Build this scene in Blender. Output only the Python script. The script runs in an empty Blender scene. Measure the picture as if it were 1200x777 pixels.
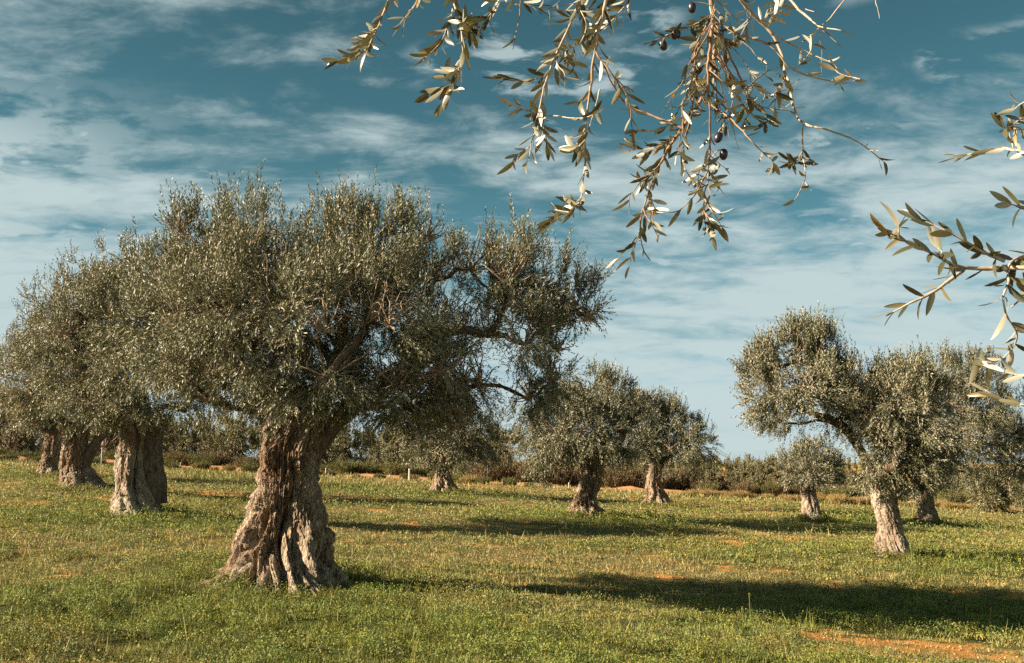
import bpy, math, random
import numpy as np
from mathutils import Vector, Matrix

random.seed(7)
RNG = np.random.default_rng(7)
scene = bpy.context.scene
C = scene.collection
PI = math.pi

# ------------------------------------------------------------------ camera model
EYE = 1.6
FPX = 1166.7
PITCH = math.atan(157 / FPX)
CP, SP = math.cos(PITCH), math.sin(PITCH)


def ray(px, py):
    a = (px - 600) / FPX
    b = (388.5 - py) / FPX
    return np.array([a, CP - b * SP, SP + b * CP])


def P(px, py, D):
    """world point seen at photo pixel (px, py), D metres ahead"""
    r = ray(px, py)
    return np.array([0, 0, EYE]) + r * (D / r[1])


# ------------------------------------------------------------------ noise
def _hash(ix, iy, iz, seed):
    h = (ix.astype(np.int64) * 374761393 + iy.astype(np.int64) * 668265263 + iz.astype(np.int64) * 2147483647 + seed * 974634777) & 0xFFFFFFFF
    h = ((h ^ (h >> 13)) * 1274126177) & 0xFFFFFFFF
    h = ((h ^ (h >> 16)) * 2246822519) & 0xFFFFFFFF
    return ((h ^ (h >> 15)) & 0xFFFFFF) / float(0xFFFFFF) * 2 - 1


def noise3(x, y, z, seed=0):
    x, y, z = np.broadcast_arrays(np.asarray(x, float), np.asarray(y, float), np.asarray(z, float))
    ix, iy, iz = np.floor(x), np.floor(y), np.floor(z)
    fx, fy, fz = x - ix, y - iy, z - iz
    ix, iy, iz = ix.astype(np.int64), iy.astype(np.int64), iz.astype(np.int64)
    s = lambda t: t * t * t * (t * (t * 6 - 15) + 10)
    u, v, w = s(fx), s(fy), s(fz)
    r = 0
    for dx in (0, 1):
        for dy in (0, 1):
            for dz in (0, 1):
                hgt = _hash(ix + dx, iy + dy, iz + dz, seed)
                r = r + hgt * (u if dx else 1 - u) * (v if dy else 1 - v) * (w if dz else 1 - w)
    return r


def fbm(x, y, z=0.0, seed=0, octs=4, gain=0.5):
    a, f, r, t = 1.0, 1.0, 0, 0
    for o in range(octs):
        r = r + a * noise3(np.asarray(x) * f + o * 17.3, np.asarray(y) * f + o * 5.1, np.asarray(z) * f, seed + o)
        t += a
        a *= gain
        f *= 2.03
    return r / t * 1.6


def unit(v):
    return v / np.maximum(np.linalg.norm(v, axis=-1, keepdims=True), 1e-9)


def sstep(a, b, x):
    t = np.clip((x - a) / (b - a), 0, 1)
    return t * t * (3 - 2 * t)


# ------------------------------------------------------------------ terrain height
MOUNDS = []   # (x, y, rx, ry, h)


def ground_base(x, y):
    x = np.asarray(x, float)
    y = np.asarray(y, float)
    yy = 62 * np.tanh(np.maximum(y, -20) / 62) * 1.12
    z = -0.335 - 0.052 * 46 * np.tanh(x / 46) + 0.0195 * yy
    far = sstep(60, 330, y)
    z = z * (1 - far) + far * (1.35 + 0.9 * sstep(150, 400, y) + 0.6 * fbm(x / 160, y / 160, 0, 5, 2))
    z = z + 34 * sstep(500, 2600, y) * 0.0
    return z


def ground(x, y):
    z = ground_base(x, y)
    near = 1 - sstep(40, 90, y)
    z = z + near * (0.038 * fbm(x / 2.6, y / 2.6, 0, 21, 3) + 0.016 * fbm(x / 0.45, y / 0.45, 0, 31, 2))
    for mx, my, rx, ry, h in MOUNDS:
        z = z + h * np.exp(-(((x - mx) / rx) ** 2 + ((y - my) / ry) ** 2))
    return z


def gpoint(px, py, off=0.0):
    """where the ray through a photo pixel meets the (smooth) ground"""
    r = ray(px, py)
    D = 8.0
    for _ in range(60):
        p = np.array([0, 0, EYE]) + r * (D / r[1])
        g = float(ground_base(p[0], p[1])) + off
        Dn = (EYE - g) / (-r[2] / r[1]) if r[2] < 0 else 60
        D += (min(Dn, 80) - D) * 0.35
    p = np.array([0, 0, EYE]) + r * (D / r[1])
    return p[0], p[1]


# ------------------------------------------------------------------ mesh helpers
def mesh_obj(name, verts, faces_n, mat, parent=None, tint=None, color=None, smooth=False, idx=None):
    """verts (V,3); faces_n: polygon size when every polygon is a run of consecutive vertices, or idx (F,k)"""
    verts = np.ascontiguousarray(verts, dtype=np.float32).reshape(-1, 3)
    me = bpy.data.meshes.new(name)
    me.vertices.add(len(verts))
    me.vertices.foreach_set('co', verts.ravel())
    if idx is None:
        idx = np.arange(len(verts), dtype=np.int32).reshape(-1, faces_n)
    idx = np.ascontiguousarray(idx, dtype=np.int32)
    F, k = idx.shape
    me.loops.add(F * k)
    me.loops.foreach_set('vertex_index', idx.ravel())
    me.polygons.add(F)
    me.polygons.foreach_set('loop_start', np.arange(0, F * k, k, dtype=np.int32))
    if smooth:
        me.polygons.foreach_set('use_smooth', np.ones(F, dtype=bool))
    me.update(calc_edges=True)
    if tint is not None:
        a = me.attributes.new('tint', 'FLOAT', 'FACE')
        a.data.foreach_set('value', np.ascontiguousarray(tint, dtype=np.float32))
    if color is not None:
        a = me.attributes.new('col', 'FLOAT_COLOR', 'FACE')
        c4 = np.ones((F, 4), dtype=np.float32)
        c4[:, :3] = color
        a.data.foreach_set('color', c4.ravel())
    me.materials.append(mat)
    o = bpy.data.objects.new(name, me)
    C.objects.link(o)
    if parent is not None:
        o.parent = parent
    return o


def tag(o, label=None, cat=None, group=None, kind=None):
    if label: o['label'] = label
    if cat: o['category'] = cat
    if group: o['group'] = group
    if kind: o['kind'] = kind
    return o


def empty(name, loc):
    o = bpy.data.objects.new(name, None)
    o.empty_display_size = 0.3
    o.location = loc
    C.objects.link(o)
    return o


def copy_tree(o, parent=None):
    c = o.copy()
    C.objects.link(c)
    c.parent = parent
    for ch in [k for k in bpy.data.objects if k.parent == o]:
        copy_tree(ch, c)
    return c


def grid_idx(nu, nv, wrap_u=False):
    """index quads for a (nv rows, nu cols) grid"""
    cu = nu if wrap_u else nu - 1
    j, i = np.meshgrid(np.arange(nv - 1), np.arange(cu), indexing='ij')
    i2 = (i + 1) % nu
    return np.stack([j * nu + i, j * nu + i2, (j + 1) * nu + i2, (j + 1) * nu + i], -1).reshape(-1, 4)


def smooth_path(pts, n):
    """Catmull-Rom resample of a polyline"""
    pts = np.asarray(pts, float)
    if len(pts) == 2:
        t = np.linspace(0, 1, n)[:, None]
        return pts[0] * (1 - t) + pts[1] * t
    p = np.vstack([2 * pts[0] - pts[1], pts, 2 * pts[-1] - pts[-2]])
    t = np.linspace(0, len(pts) - 1 - 1e-6, n)
    k = t.astype(int)
    f = (t - k)[:, None]
    a, b, c, d = p[k], p[k + 1], p[k + 2], p[k + 3]
    return 0.5 * ((2 * b) + (c - a) * f + (2 * a - 5 * b + 4 * c - d) * f * f + (3 * b - a - 3 * c + d) * f ** 3)


def frames(path):
    tan = unit(np.gradient(path, axis=0))
    ref = np.array([0.13, 1.0, 0.07])
    u = unit(np.cross(tan, ref))
    v = np.cross(tan, u)
    return tan, u, v


def tube(path, rad, nseg=8, rough=0.0, seed=0, fr=6.0):
    """verts, idx of a tapered tube"""
    path = np.asarray(path, float)
    n = len(path)
    rad = np.broadcast_to(np.asarray(rad, float), (n,))
    tan, u, v = frames(path)
    th = np.linspace(0, 2 * PI, nseg, endpoint=False)
    dirs = np.cos(th)[None, :, None] * u[:, None] + np.sin(th)[None, :, None] * v[:, None]
    r = rad[:, None, None]
    if rough:
        pos = path[:, None] + dirs * r
        nz = fbm(pos[..., 0] * fr, pos[..., 1] * fr, pos[..., 2] * fr * 0.5, seed, 3)
        r = r * (1 + rough * nz[..., None])
    vs = (path[:, None] + dirs * r).reshape(-1, 3)
    # closing tip: pull the last ring together
    idx = grid_idx(nseg, n, True)
    vs[-nseg:] = path[-1]
    return vs, idx


class Bag:
    """collects quads of several tubes for one mesh"""
    def __init__(self): self.v, self.i, self.n = [], [], 0
    def add(self, vs, idx):
        self.v.append(vs); self.i.append(idx + self.n); self.n += len(vs)
    def build(self, name, mat, parent=None, smooth=True):
        return mesh_obj(name, np.vstack(self.v), 4, mat, parent, idx=np.vstack(self.i), smooth=smooth)


# ------------------------------------------------------------------ materials
def newmat(name):
    m = bpy.data.materials.new(name)
    m.use_nodes = True
    nt = m.node_tree
    nt.nodes.clear()
    out = nt.nodes.new('ShaderNodeOutputMaterial')
    return m, nt, out


def N(nt, t, **kw):
    n = nt.nodes.new(t)
    for k, v in kw.items():
        if k in n.inputs:
            n.inputs[k].default_value = v
        else:
            setattr(n, k, v)
    return n


def ramp(nt, stops):
    r = nt.nodes.new('ShaderNodeValToRGB')
    el = r.color_ramp.elements
    el[0].position, el[0].color = stops[0][0], (*stops[0][1], 1)
    el[1].position, el[1].color = stops[-1][0], (*stops[-1][1], 1)
    for p, c in stops[1:-1]:
        e = el.new(p)
        e.color = (*c, 1)
    return r


def leaf_material(name, upper, under, transl, rough=0.5, trans_w=0.25, spec=0.35):
    """two-faced leaf: stops for the upper side and for the silvery underside"""
    m, nt, out = newmat(name)
    at = N(nt, 'ShaderNodeAttribute', attribute_name='tint')
    ru, rn = ramp(nt, upper), ramp(nt, under)
    nt.links.new(at.outputs['Fac'], ru.inputs[0])
    nt.links.new(at.outputs['Fac'], rn.inputs[0])
    geo = N(nt, 'ShaderNodeNewGeometry')
    mix = N(nt, 'ShaderNodeMix', data_type='RGBA')
    nt.links.new(geo.outputs['Backfacing'], mix.inputs[0])
    nt.links.new(ru.outputs[0], mix.inputs[6])
    nt.links.new(rn.outputs[0], mix.inputs[7])
    b = N(nt, 'ShaderNodeBsdfPrincipled', Roughness=rough)
    b.inputs['Specular IOR Level'].default_value = spec
    nt.links.new(mix.outputs[2], b.inputs['Base Color'])
    tr = N(nt, 'ShaderNodeBsdfTranslucent', Color=(*transl, 1))
    ms = N(nt, 'ShaderNodeMixShader', Fac=trans_w)
    nt.links.new(b.outputs[0], ms.inputs[1])
    nt.links.new(tr.outputs[0], ms.inputs[2])
    nt.links.new(ms.outputs[0], out.inputs[0])
    return m


def bark_material(name, light, mid, dark, scale=1.0, bump=0.6):
    m, nt, out = newmat(name)
    tc = N(nt, 'ShaderNodeTexCoord')
    mp = N(nt, 'ShaderNodeMapping')
    mp.inputs['Scale'].default_value = (7 * scale, 7 * scale, 2.2 * scale)
    nt.links.new(tc.outputs['Object'], mp.inputs[0])
    n1 = N(nt, 'ShaderNodeTexNoise', Scale=2.2, Detail=8.0, Roughness=0.68, Distortion=0.6)
    nt.links.new(mp.outputs[0], n1.inputs['Vector'])
    n2 = N(nt, 'ShaderNodeTexNoise', Scale=0.9, Detail=4.0, Roughness=0.6)
    nt.links.new(tc.outputs['Object'], n2.inputs['Vector'])
    mp3 = N(nt, 'ShaderNodeMapping')
    mp3.inputs['Scale'].default_value = (38 * scale, 38 * scale, 11 * scale)
    nt.links.new(tc.outputs['Object'], mp3.inputs[0])
    n3 = N(nt, 'ShaderNodeTexNoise', Scale=1.0, Detail=5.0, Roughness=0.7, Distortion=0.8)
    nt.links.new(mp3.outputs[0], n3.inputs['Vector'])
    vo = N(nt, 'ShaderNodeTexVoronoi', Scale=1.0, feature='DISTANCE_TO_EDGE')
    mp4 = N(nt, 'ShaderNodeMapping')
    mp4.inputs['Scale'].default_value = (26 * scale, 26 * scale, 9 * scale)
    wr = N(nt, 'ShaderNodeVectorMath', operation='MULTIPLY_ADD')
    wr.inputs[1].default_value = (1.2, 1.2, 1.2)
    nt.links.new(n1.outputs['Color'], wr.inputs[0])
    nt.links.new(tc.outputs['Object'], mp4.inputs[0])
    nt.links.new(mp4.outputs[0], wr.inputs[2])
    nt.links.new(wr.outputs[0], vo.inputs['Vector'])
    add = N(nt, 'ShaderNodeMath', operation='ADD')
    nt.links.new(n1.outputs['Fac'], add.inputs[0])
    sc = N(nt, 'ShaderNodeMath', operation='MULTIPLY_ADD')
    sc.inputs[1].default_value = 0.5
    sc.inputs[2].default_value = -0.25
    nt.links.new(n3.outputs['Fac'], sc.inputs[0])
    nt.links.new(sc.outputs[0], add.inputs[1])
    r = ramp(nt, [(0.34, dark), (0.45, mid), (0.60, light), (0.78, tuple(min(1, c * 1.25) for c in light))])
    nt.links.new(add.outputs[0], r.inputs[0])
    r2 = ramp(nt, [(0.34, (0.52, 0.40, 0.31)), (0.50, (0.86, 0.80, 0.74)), (0.66, (1.0, 1.0, 0.98))])
    nt.links.new(n2.outputs['Fac'], r2.inputs[0])
    mx = N(nt, 'ShaderNodeMix', data_type='RGBA', blend_type='MULTIPLY')
    mx.inputs[0].default_value = 1.0
    nt.links.new(r.outputs[0], mx.inputs[6])
    nt.links.new(r2.outputs[0], mx.inputs[7])
    b = N(nt, 'ShaderNodeBsdfPrincipled', Roughness=0.9)
    b.inputs['Specular IOR Level'].default_value = 0.2
    nt.links.new(mx.outputs[2], b.inputs['Base Color'])
    vs = N(nt, 'ShaderNodeMath', operation='MINIMUM')
    vs.inputs[1].default_value = 0.18
    nt.links.new(vo.outputs['Distance'], vs.inputs[0])
    hs = N(nt, 'ShaderNodeMath', operation='MULTIPLY_ADD')
    hs.inputs[1].default_value = 2.2
    nt.links.new(vs.outputs[0], hs.inputs[0])
    nt.links.new(add.outputs[0], hs.inputs[2])
    bp = N(nt, 'ShaderNodeBump', Strength=bump, Distance=0.035 / scale)
    nt.links.new(hs.outputs[0], bp.inputs['Height'])
    nt.links.new(bp.outputs[0], b.inputs['Normal'])
    nt.links.new(b.outputs[0], out.inputs[0])
    return m


def attr_material(name, rough=0.7, trans_w=0.2, spec=0.25):
    m, nt, out = newmat(name)
    at = N(nt, 'ShaderNodeAttribute', attribute_name='col')
    b = N(nt, 'ShaderNodeBsdfPrincipled', Roughness=rough)
    b.inputs['Specular IOR Level'].default_value = spec
    nt.links.new(at.outputs['Color'], b.inputs['Base Color'])
    tr = N(nt, 'ShaderNodeBsdfTranslucent')
    nt.links.new(at.outputs['Color'], tr.inputs[0])
    ms = N(nt, 'ShaderNodeMixShader', Fac=trans_w)
    nt.links.new(b.outputs[0], ms.inputs[1])
    nt.links.new(tr.outputs[0], ms.inputs[2])
    nt.links.new(ms.outputs[0], out.inputs[0])
    return m


def plain(name, col, rough=0.6, spec=0.3, nscale=None, amp=0.15):
    m, nt, out = newmat(name)
    b = N(nt, 'ShaderNodeBsdfPrincipled', Roughness=rough)
    b.inputs['Specular IOR Level'].default_value = spec
    if nscale:
        tc = N(nt, 'ShaderNodeTexCoord')
        n = N(nt, 'ShaderNodeTexNoise', Scale=nscale, Detail=5.0)
        nt.links.new(tc.outputs['Object'], n.inputs['Vector'])
        r = ramp(nt, [(0.3, tuple(c * (1 - amp) for c in col)), (0.7, tuple(min(1, c * (1 + amp)) for c in col))])
        nt.links.new(n.outputs['Fac'], r.inputs[0])
        nt.links.new(r.outputs[0], b.inputs['Base Color'])
    else:
        b.inputs['Base Color'].default_value = (*col, 1)
    nt.links.new(b.outputs[0], out.inputs[0])
    return m


M = {}
M['leaf'] = leaf_material('olive_leaf',
    [(0, (0.038, 0.043, 0.018)), (0.5, (0.098, 0.103, 0.044)), (0.9, (0.20, 0.172, 0.082)), (1, (0.33, 0.19, 0.06))],
    [(0, (0.13, 0.12, 0.070)), (0.8, (0.35, 0.315, 0.210)), (1, (0.45, 0.33, 0.17))], (0.17, 0.16, 0.045), 0.48, 0.10, 0.32)
M['leaf_near'] = leaf_material('olive_leaf_near',
    [(0, (0.040, 0.044, 0.024)), (0.5, (0.085, 0.078, 0.036)), (0.85, (0.16, 0.125, 0.052)), (1, (0.30, 0.19, 0.05))],
    [(0, (0.16, 0.145, 0.085)), (0.5, (0.27, 0.245, 0.17)), (0.8, (0.37, .35, .27)), (1, (0.56, 0.54, 0.46))], (0.20, 0.17, 0.05), 0.33, 0.12, 0.55)
M['leaf_young'] = leaf_material('olive_leaf_young',
    [(0, (0.060, 0.058, 0.024)), (0.6, (0.125, 0.110, 0.044)), (1, (0.20, 0.15, 0.06))],
    [(0, (0.18, 0.165, 0.09)), (1, (0.32, 0.28, 0.15))], (0.16, 0.14, 0.045), 0.55, 0.12, 0.3)
M['bark'] = bark_material('old_bark', (0.52, 0.42, 0.31), (0.27, 0.195, 0.130), (0.060, 0.038, 0.025), 1.0, 1.0)
M['bark_pale'] = bark_material('pale_bark', (0.52, 0.445, 0.35), (0.34, 0.275, 0.205), (0.12, 0.08, 0.055), 0.75, 0.8)
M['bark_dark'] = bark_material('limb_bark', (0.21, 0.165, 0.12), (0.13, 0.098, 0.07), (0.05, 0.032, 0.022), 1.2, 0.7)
M['twig'] = plain('twig_bark', (0.30, 0.215, 0.14), 0.8, 0.2, 30, 0.35)
M['twig_grey'] = plain('twig_grey', (0.38, 0.30, 0.215), 0.75, 0.25, 60, 0.4)
M['twig_brown'] = plain('twig_brown', (0.26, 0.16, 0.095), 0.7, 0.3, 50, 0.45)
M['grass'] = attr_material('grass_blades', 0.6, 0.25, 0.25)
M['brush'] = attr_material('dry_brush', 0.85, 0.1, 0.1)
M['olive'] = plain('ripe_olive', (0.020, 0.012, 0.018), 0.38, 0.5, 90, 0.6)
M['flower'] = attr_material('flower', 0.6, 0.3, 0.2)

# ------------------------------------------------------------------ mounds under the trees
SPEC = {}   # tree key: base pixel
BASES = dict(main=(325, 679), second=(160, 600), third=(95, 572), fourth=(60, 556), mid=(520, 576),
             six=(690, 602), seven=(770, 590), eight=(950, 607), nine=(1048, 645), ten=(1088, 611))
for k, (bx_, by_) in BASES.items():
    SPEC[k] = gpoint(bx_, by_, dict(main=.06, second=.12, third=.10, fourth=.08, mid=.14, six=.17, seven=.10, eight=.14, nine=.22, ten=.12)[k])
print({k: (round(v[0], 1), round(v[1], 1)) for k, v in SPEC.items()})
for k, (rx, ry, h) in dict(main=(1.7, 1.3, 0.05), second=(1.6, 1.2, .10), third=(2, 1.3, .10), fourth=(2, 1.3, .08), mid=(3.0, 1.6, .14),
                           six=(2.4, 1.5, .15), seven=(1.8, 1.4, .08), eight=(2.2, 1.4, .12), nine=(3.0, 1.5, .16), ten=(2.4, 1.5, .1)).items():
    x, y = SPEC[k]
    MOUNDS.append((x + 0.3, y + 0.2, rx, ry, h))

MOUNDS.append((7.0, 14.0, 5.6, 3.2, -0.24))     # shallow dip added right of the big tree to bring its shadow lower
SOIL = [gpoint(1095, 757), gpoint(760, 650), gpoint(1150, 600), gpoint(960, 735), gpoint(560, 640)]

# ------------------------------------------------------------------ ground colour zones (albedo plus painted pit shade)
def cover(x, y):
    """returns lush (0..1), dry (0..1), soil (0..1) of the ground cover at a point"""
    n1 = fbm(x / 3.1, y / 2.2, 0, 101, 4)
    n2 = fbm(x / 0.9, y / 0.7, 0, 111, 3)
    n3 = fbm(x / 9, y / 6, 0, 121, 3)
    lush = 0.38 + 0.45 * n1 + 0.2 * n2
    for mx, my, rx, ry, h in MOUNDS:
        lush = lush + 0.75 * np.exp(-(((x - mx) / (rx * 1.25)) ** 2 + ((y - my + .4) / (ry * 1.3)) ** 2))
    # the band of lush cover in front of the main tree, running right
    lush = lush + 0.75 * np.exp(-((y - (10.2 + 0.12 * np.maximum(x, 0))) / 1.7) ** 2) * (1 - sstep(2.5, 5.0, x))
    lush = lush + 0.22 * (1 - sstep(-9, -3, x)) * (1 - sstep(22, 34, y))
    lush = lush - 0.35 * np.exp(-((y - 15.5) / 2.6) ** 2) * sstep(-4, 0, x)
    lush = lush - 0.8 * np.exp(-(((x - SOIL[0][0]) / 2.4) ** 2 + ((y - SOIL[0][1]) / 1.1) ** 2))
    dry = 0.42 + 0.5 * n3 - 0.3 * n2
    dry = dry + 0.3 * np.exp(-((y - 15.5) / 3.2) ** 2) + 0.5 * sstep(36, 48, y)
    dry = dry + 0.5 * (1 - sstep(7.2, 8.3, y))
    soil = 0.17 + 0.42 * fbm(x / 1.3, y / 0.8, 0, 141, 4) + 0.62 * fbm(x / 0.34, y / 0.28, 0, 151, 3) + 0.35 * n3
    for (sx, sy), rx, ry, k in zip(SOIL, (2.3, 4.2, 3.0, 1.0, 2.5), (1.0, 1.6, 2.5, .35, 1.0), (.74, .22, .24, .30, .08)):
        soil = soil + k * np.exp(-(((x - sx) / rx) ** 2 + ((y - sy) / ry) ** 2))
    soil = soil - 0.5 * np.clip(lush - 0.4, 0, 1)
    return np.clip(lush, 0, 1), np.clip(dry, 0, 1), np.clip(soil, 0, 1)


def cover_colour(x, y, rnd, leafy):
    lush, dry, soil = cover(x, y)
    L = lush[:, None]
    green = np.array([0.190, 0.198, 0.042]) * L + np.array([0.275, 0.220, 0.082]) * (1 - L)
    straw = np.array([0.43, 0.31, 0.125])
    d = np.clip(dry * (1 - lush * 0.8), 0, 1)
    isdry = (rnd[:, 0] < d * (0.16 if leafy else 0.5)).astype(float)[:, None]
    isdry = isdry * (0.55 + 0.45 * rnd[:, 2:3])
    col = green * (1 - isdry) + straw * isdry
    cl = fbm(x / 0.30, y / 0.24, 0, 611, 3)  # clump noise painting shaded pits into the cover colour
    kind = fbm(x / 0.16, y / 0.13, 3, 621, 2)[:, None]          # different little plants side by side
    col = col * (0.72 + 0.56 * rnd[:, 1:2]) * (1 + 0.26 * cl)[:, None] * (1 + kind * np.array([0.16, 0.02, -0.1]))
    return col, lush, dry, soil


# ------------------------------------------------------------------ terrain sheet
def build_ground():
    ys = [-40.0]
    while ys[-1] < 6: ys.append(ys[-1] + (1.5 if ys[-1] < 1 else 0.35))
    while ys[-1] < 2600: ys.append(ys[-1] + max(0.05, 0.0105 * ys[-1]))
    ys = np.array(ys)
    nu = 520
    u = np.linspace(-1, 1, nu)
    uu = np.sign(u) * (0.72 * np.abs(u) + 0.28 * np.abs(u) ** 4)
    Y, U = np.meshgrid(ys, uu, indexing='ij')
    X = U * (14 + np.maximum(Y, 0) * 1.0)
    Z = ground(X, Y)
    v = np.stack([X, Y, Z], -1).reshape(-1, 3)
    m, nt, out = newmat('field_soil_and_turf')
    at = N(nt, 'ShaderNodeAttribute', attribute_name='col')
    tc = N(nt, 'ShaderNodeTexCoord')
    n = N(nt, 'ShaderNodeTexNoise', Scale=14.0, Detail=8.0, Roughness=0.7)
    nt.links.new(tc.outputs['Object'], n.inputs['Vector'])
    r = ramp(nt, [(0.3, (0.55, 0.55, 0.55)), (0.7, (1.35, 1.35, 1.35))])
    nt.links.new(n.outputs['Fac'], r.inputs[0])
    mx = N(nt, 'ShaderNodeMix', data_type='RGBA', blend_type='MULTIPLY')
    mx.inputs[0].default_value = 1.0
    nt.links.new(at.outputs['Color'], mx.inputs[6])
    nt.links.new(r.outputs[0], mx.inputs[7])
    b = N(nt, 'ShaderNodeBsdfPrincipled', Roughness=0.95)
    b.inputs['Specular IOR Level'].default_value = 0.1
    nt.links.new(mx.outputs[2], b.inputs['Base Color'])
    bp = N(nt, 'ShaderNodeBump', Strength=0.5, Distance=0.05)
    nt.links.new(n.outputs['Fac'], bp.inputs['Height'])
    nt.links.new(bp.outputs[0], b.inputs['Normal'])
    nt.links.new(b.outputs[0], out.inputs[0])
    idx = grid_idx(nu, len(ys))
    o = mesh_obj('ground', v, 4, m, idx=idx, smooth=True)
    # colour per vertex
    x, y = v[:, 0], v[:, 1]
    rnd = np.full((len(v), 3), 0.5)
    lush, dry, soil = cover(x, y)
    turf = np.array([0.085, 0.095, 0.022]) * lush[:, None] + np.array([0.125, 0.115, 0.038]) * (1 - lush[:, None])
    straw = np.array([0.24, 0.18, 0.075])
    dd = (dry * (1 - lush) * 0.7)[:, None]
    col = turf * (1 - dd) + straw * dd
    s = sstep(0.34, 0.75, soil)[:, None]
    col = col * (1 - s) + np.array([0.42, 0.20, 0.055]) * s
    # beyond the bank: orange tilled soil between the rows, far slope of autumn vines
    f = sstep(50, 54, y)[:, None]
    far = fbm(x / 9, y / 9, 0, 201, 4)[:, None]
    tilled = np.array([0.40, 0.185, 0.055]) * (0.8 + 0.3 * far)
    grassy = np.array([0.17, 0.145, 0.045])
    w = sstep(-0.1, 0.4, far)
    fc = tilled * (1 - w) + grassy * w
    col = col * (1 - f) + fc * f
    g = sstep(150, 240, y)[:, None]
    hill = np.array([0.46, 0.29, 0.07]) * (0.85 + 0.35 * far)
    col = col * (1 - g) + hill * g
    a = o.data.attributes.new('col', 'FLOAT_COLOR', 'POINT')
    c4 = np.ones((len(v), 4), dtype=np.float32)
    c4[:, :3] = col
    a.data.foreach_set('color', c4.ravel())
    tag(o, 'gently sloping olive grove field of grass and orange soil', 'field', kind='structure')


build_ground()


# ------------------------------------------------------------------ ground cover
def scatter(n, d0, d1, power, margin=260):
    u = RNG.random(n)
    p = 1 - power
    D = (d0 ** p + u * (d1 ** p - d0 ** p)) ** (1 / p)
    px = RNG.uniform(-margin, 1200 + margin, n)
    x = (px - 600) / FPX * D
    return x, D


def cover_height(x, y, lush):
    c = fbm(x / 0.42, y / 0.42, 0, 301, 3)
    return 0.012 + 0.19 * lush * sstep(-0.2, 0.35, c) + 0.012 * np.abs(c)


def leaves_mesh(base, dirv, nrm, ln, wd, fold=0.0):
    """diamond leaves (n,4,3)"""
    side = unit(np.cross(dirv, nrm))
    ln = ln[:, None]
    wd = wd[:, None]
    mid = base + dirv * ln * 0.48 + nrm * fold * ln
    return np.stack([base, mid - side * wd, base + dirv * ln, mid + side * wd], 1)


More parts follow.
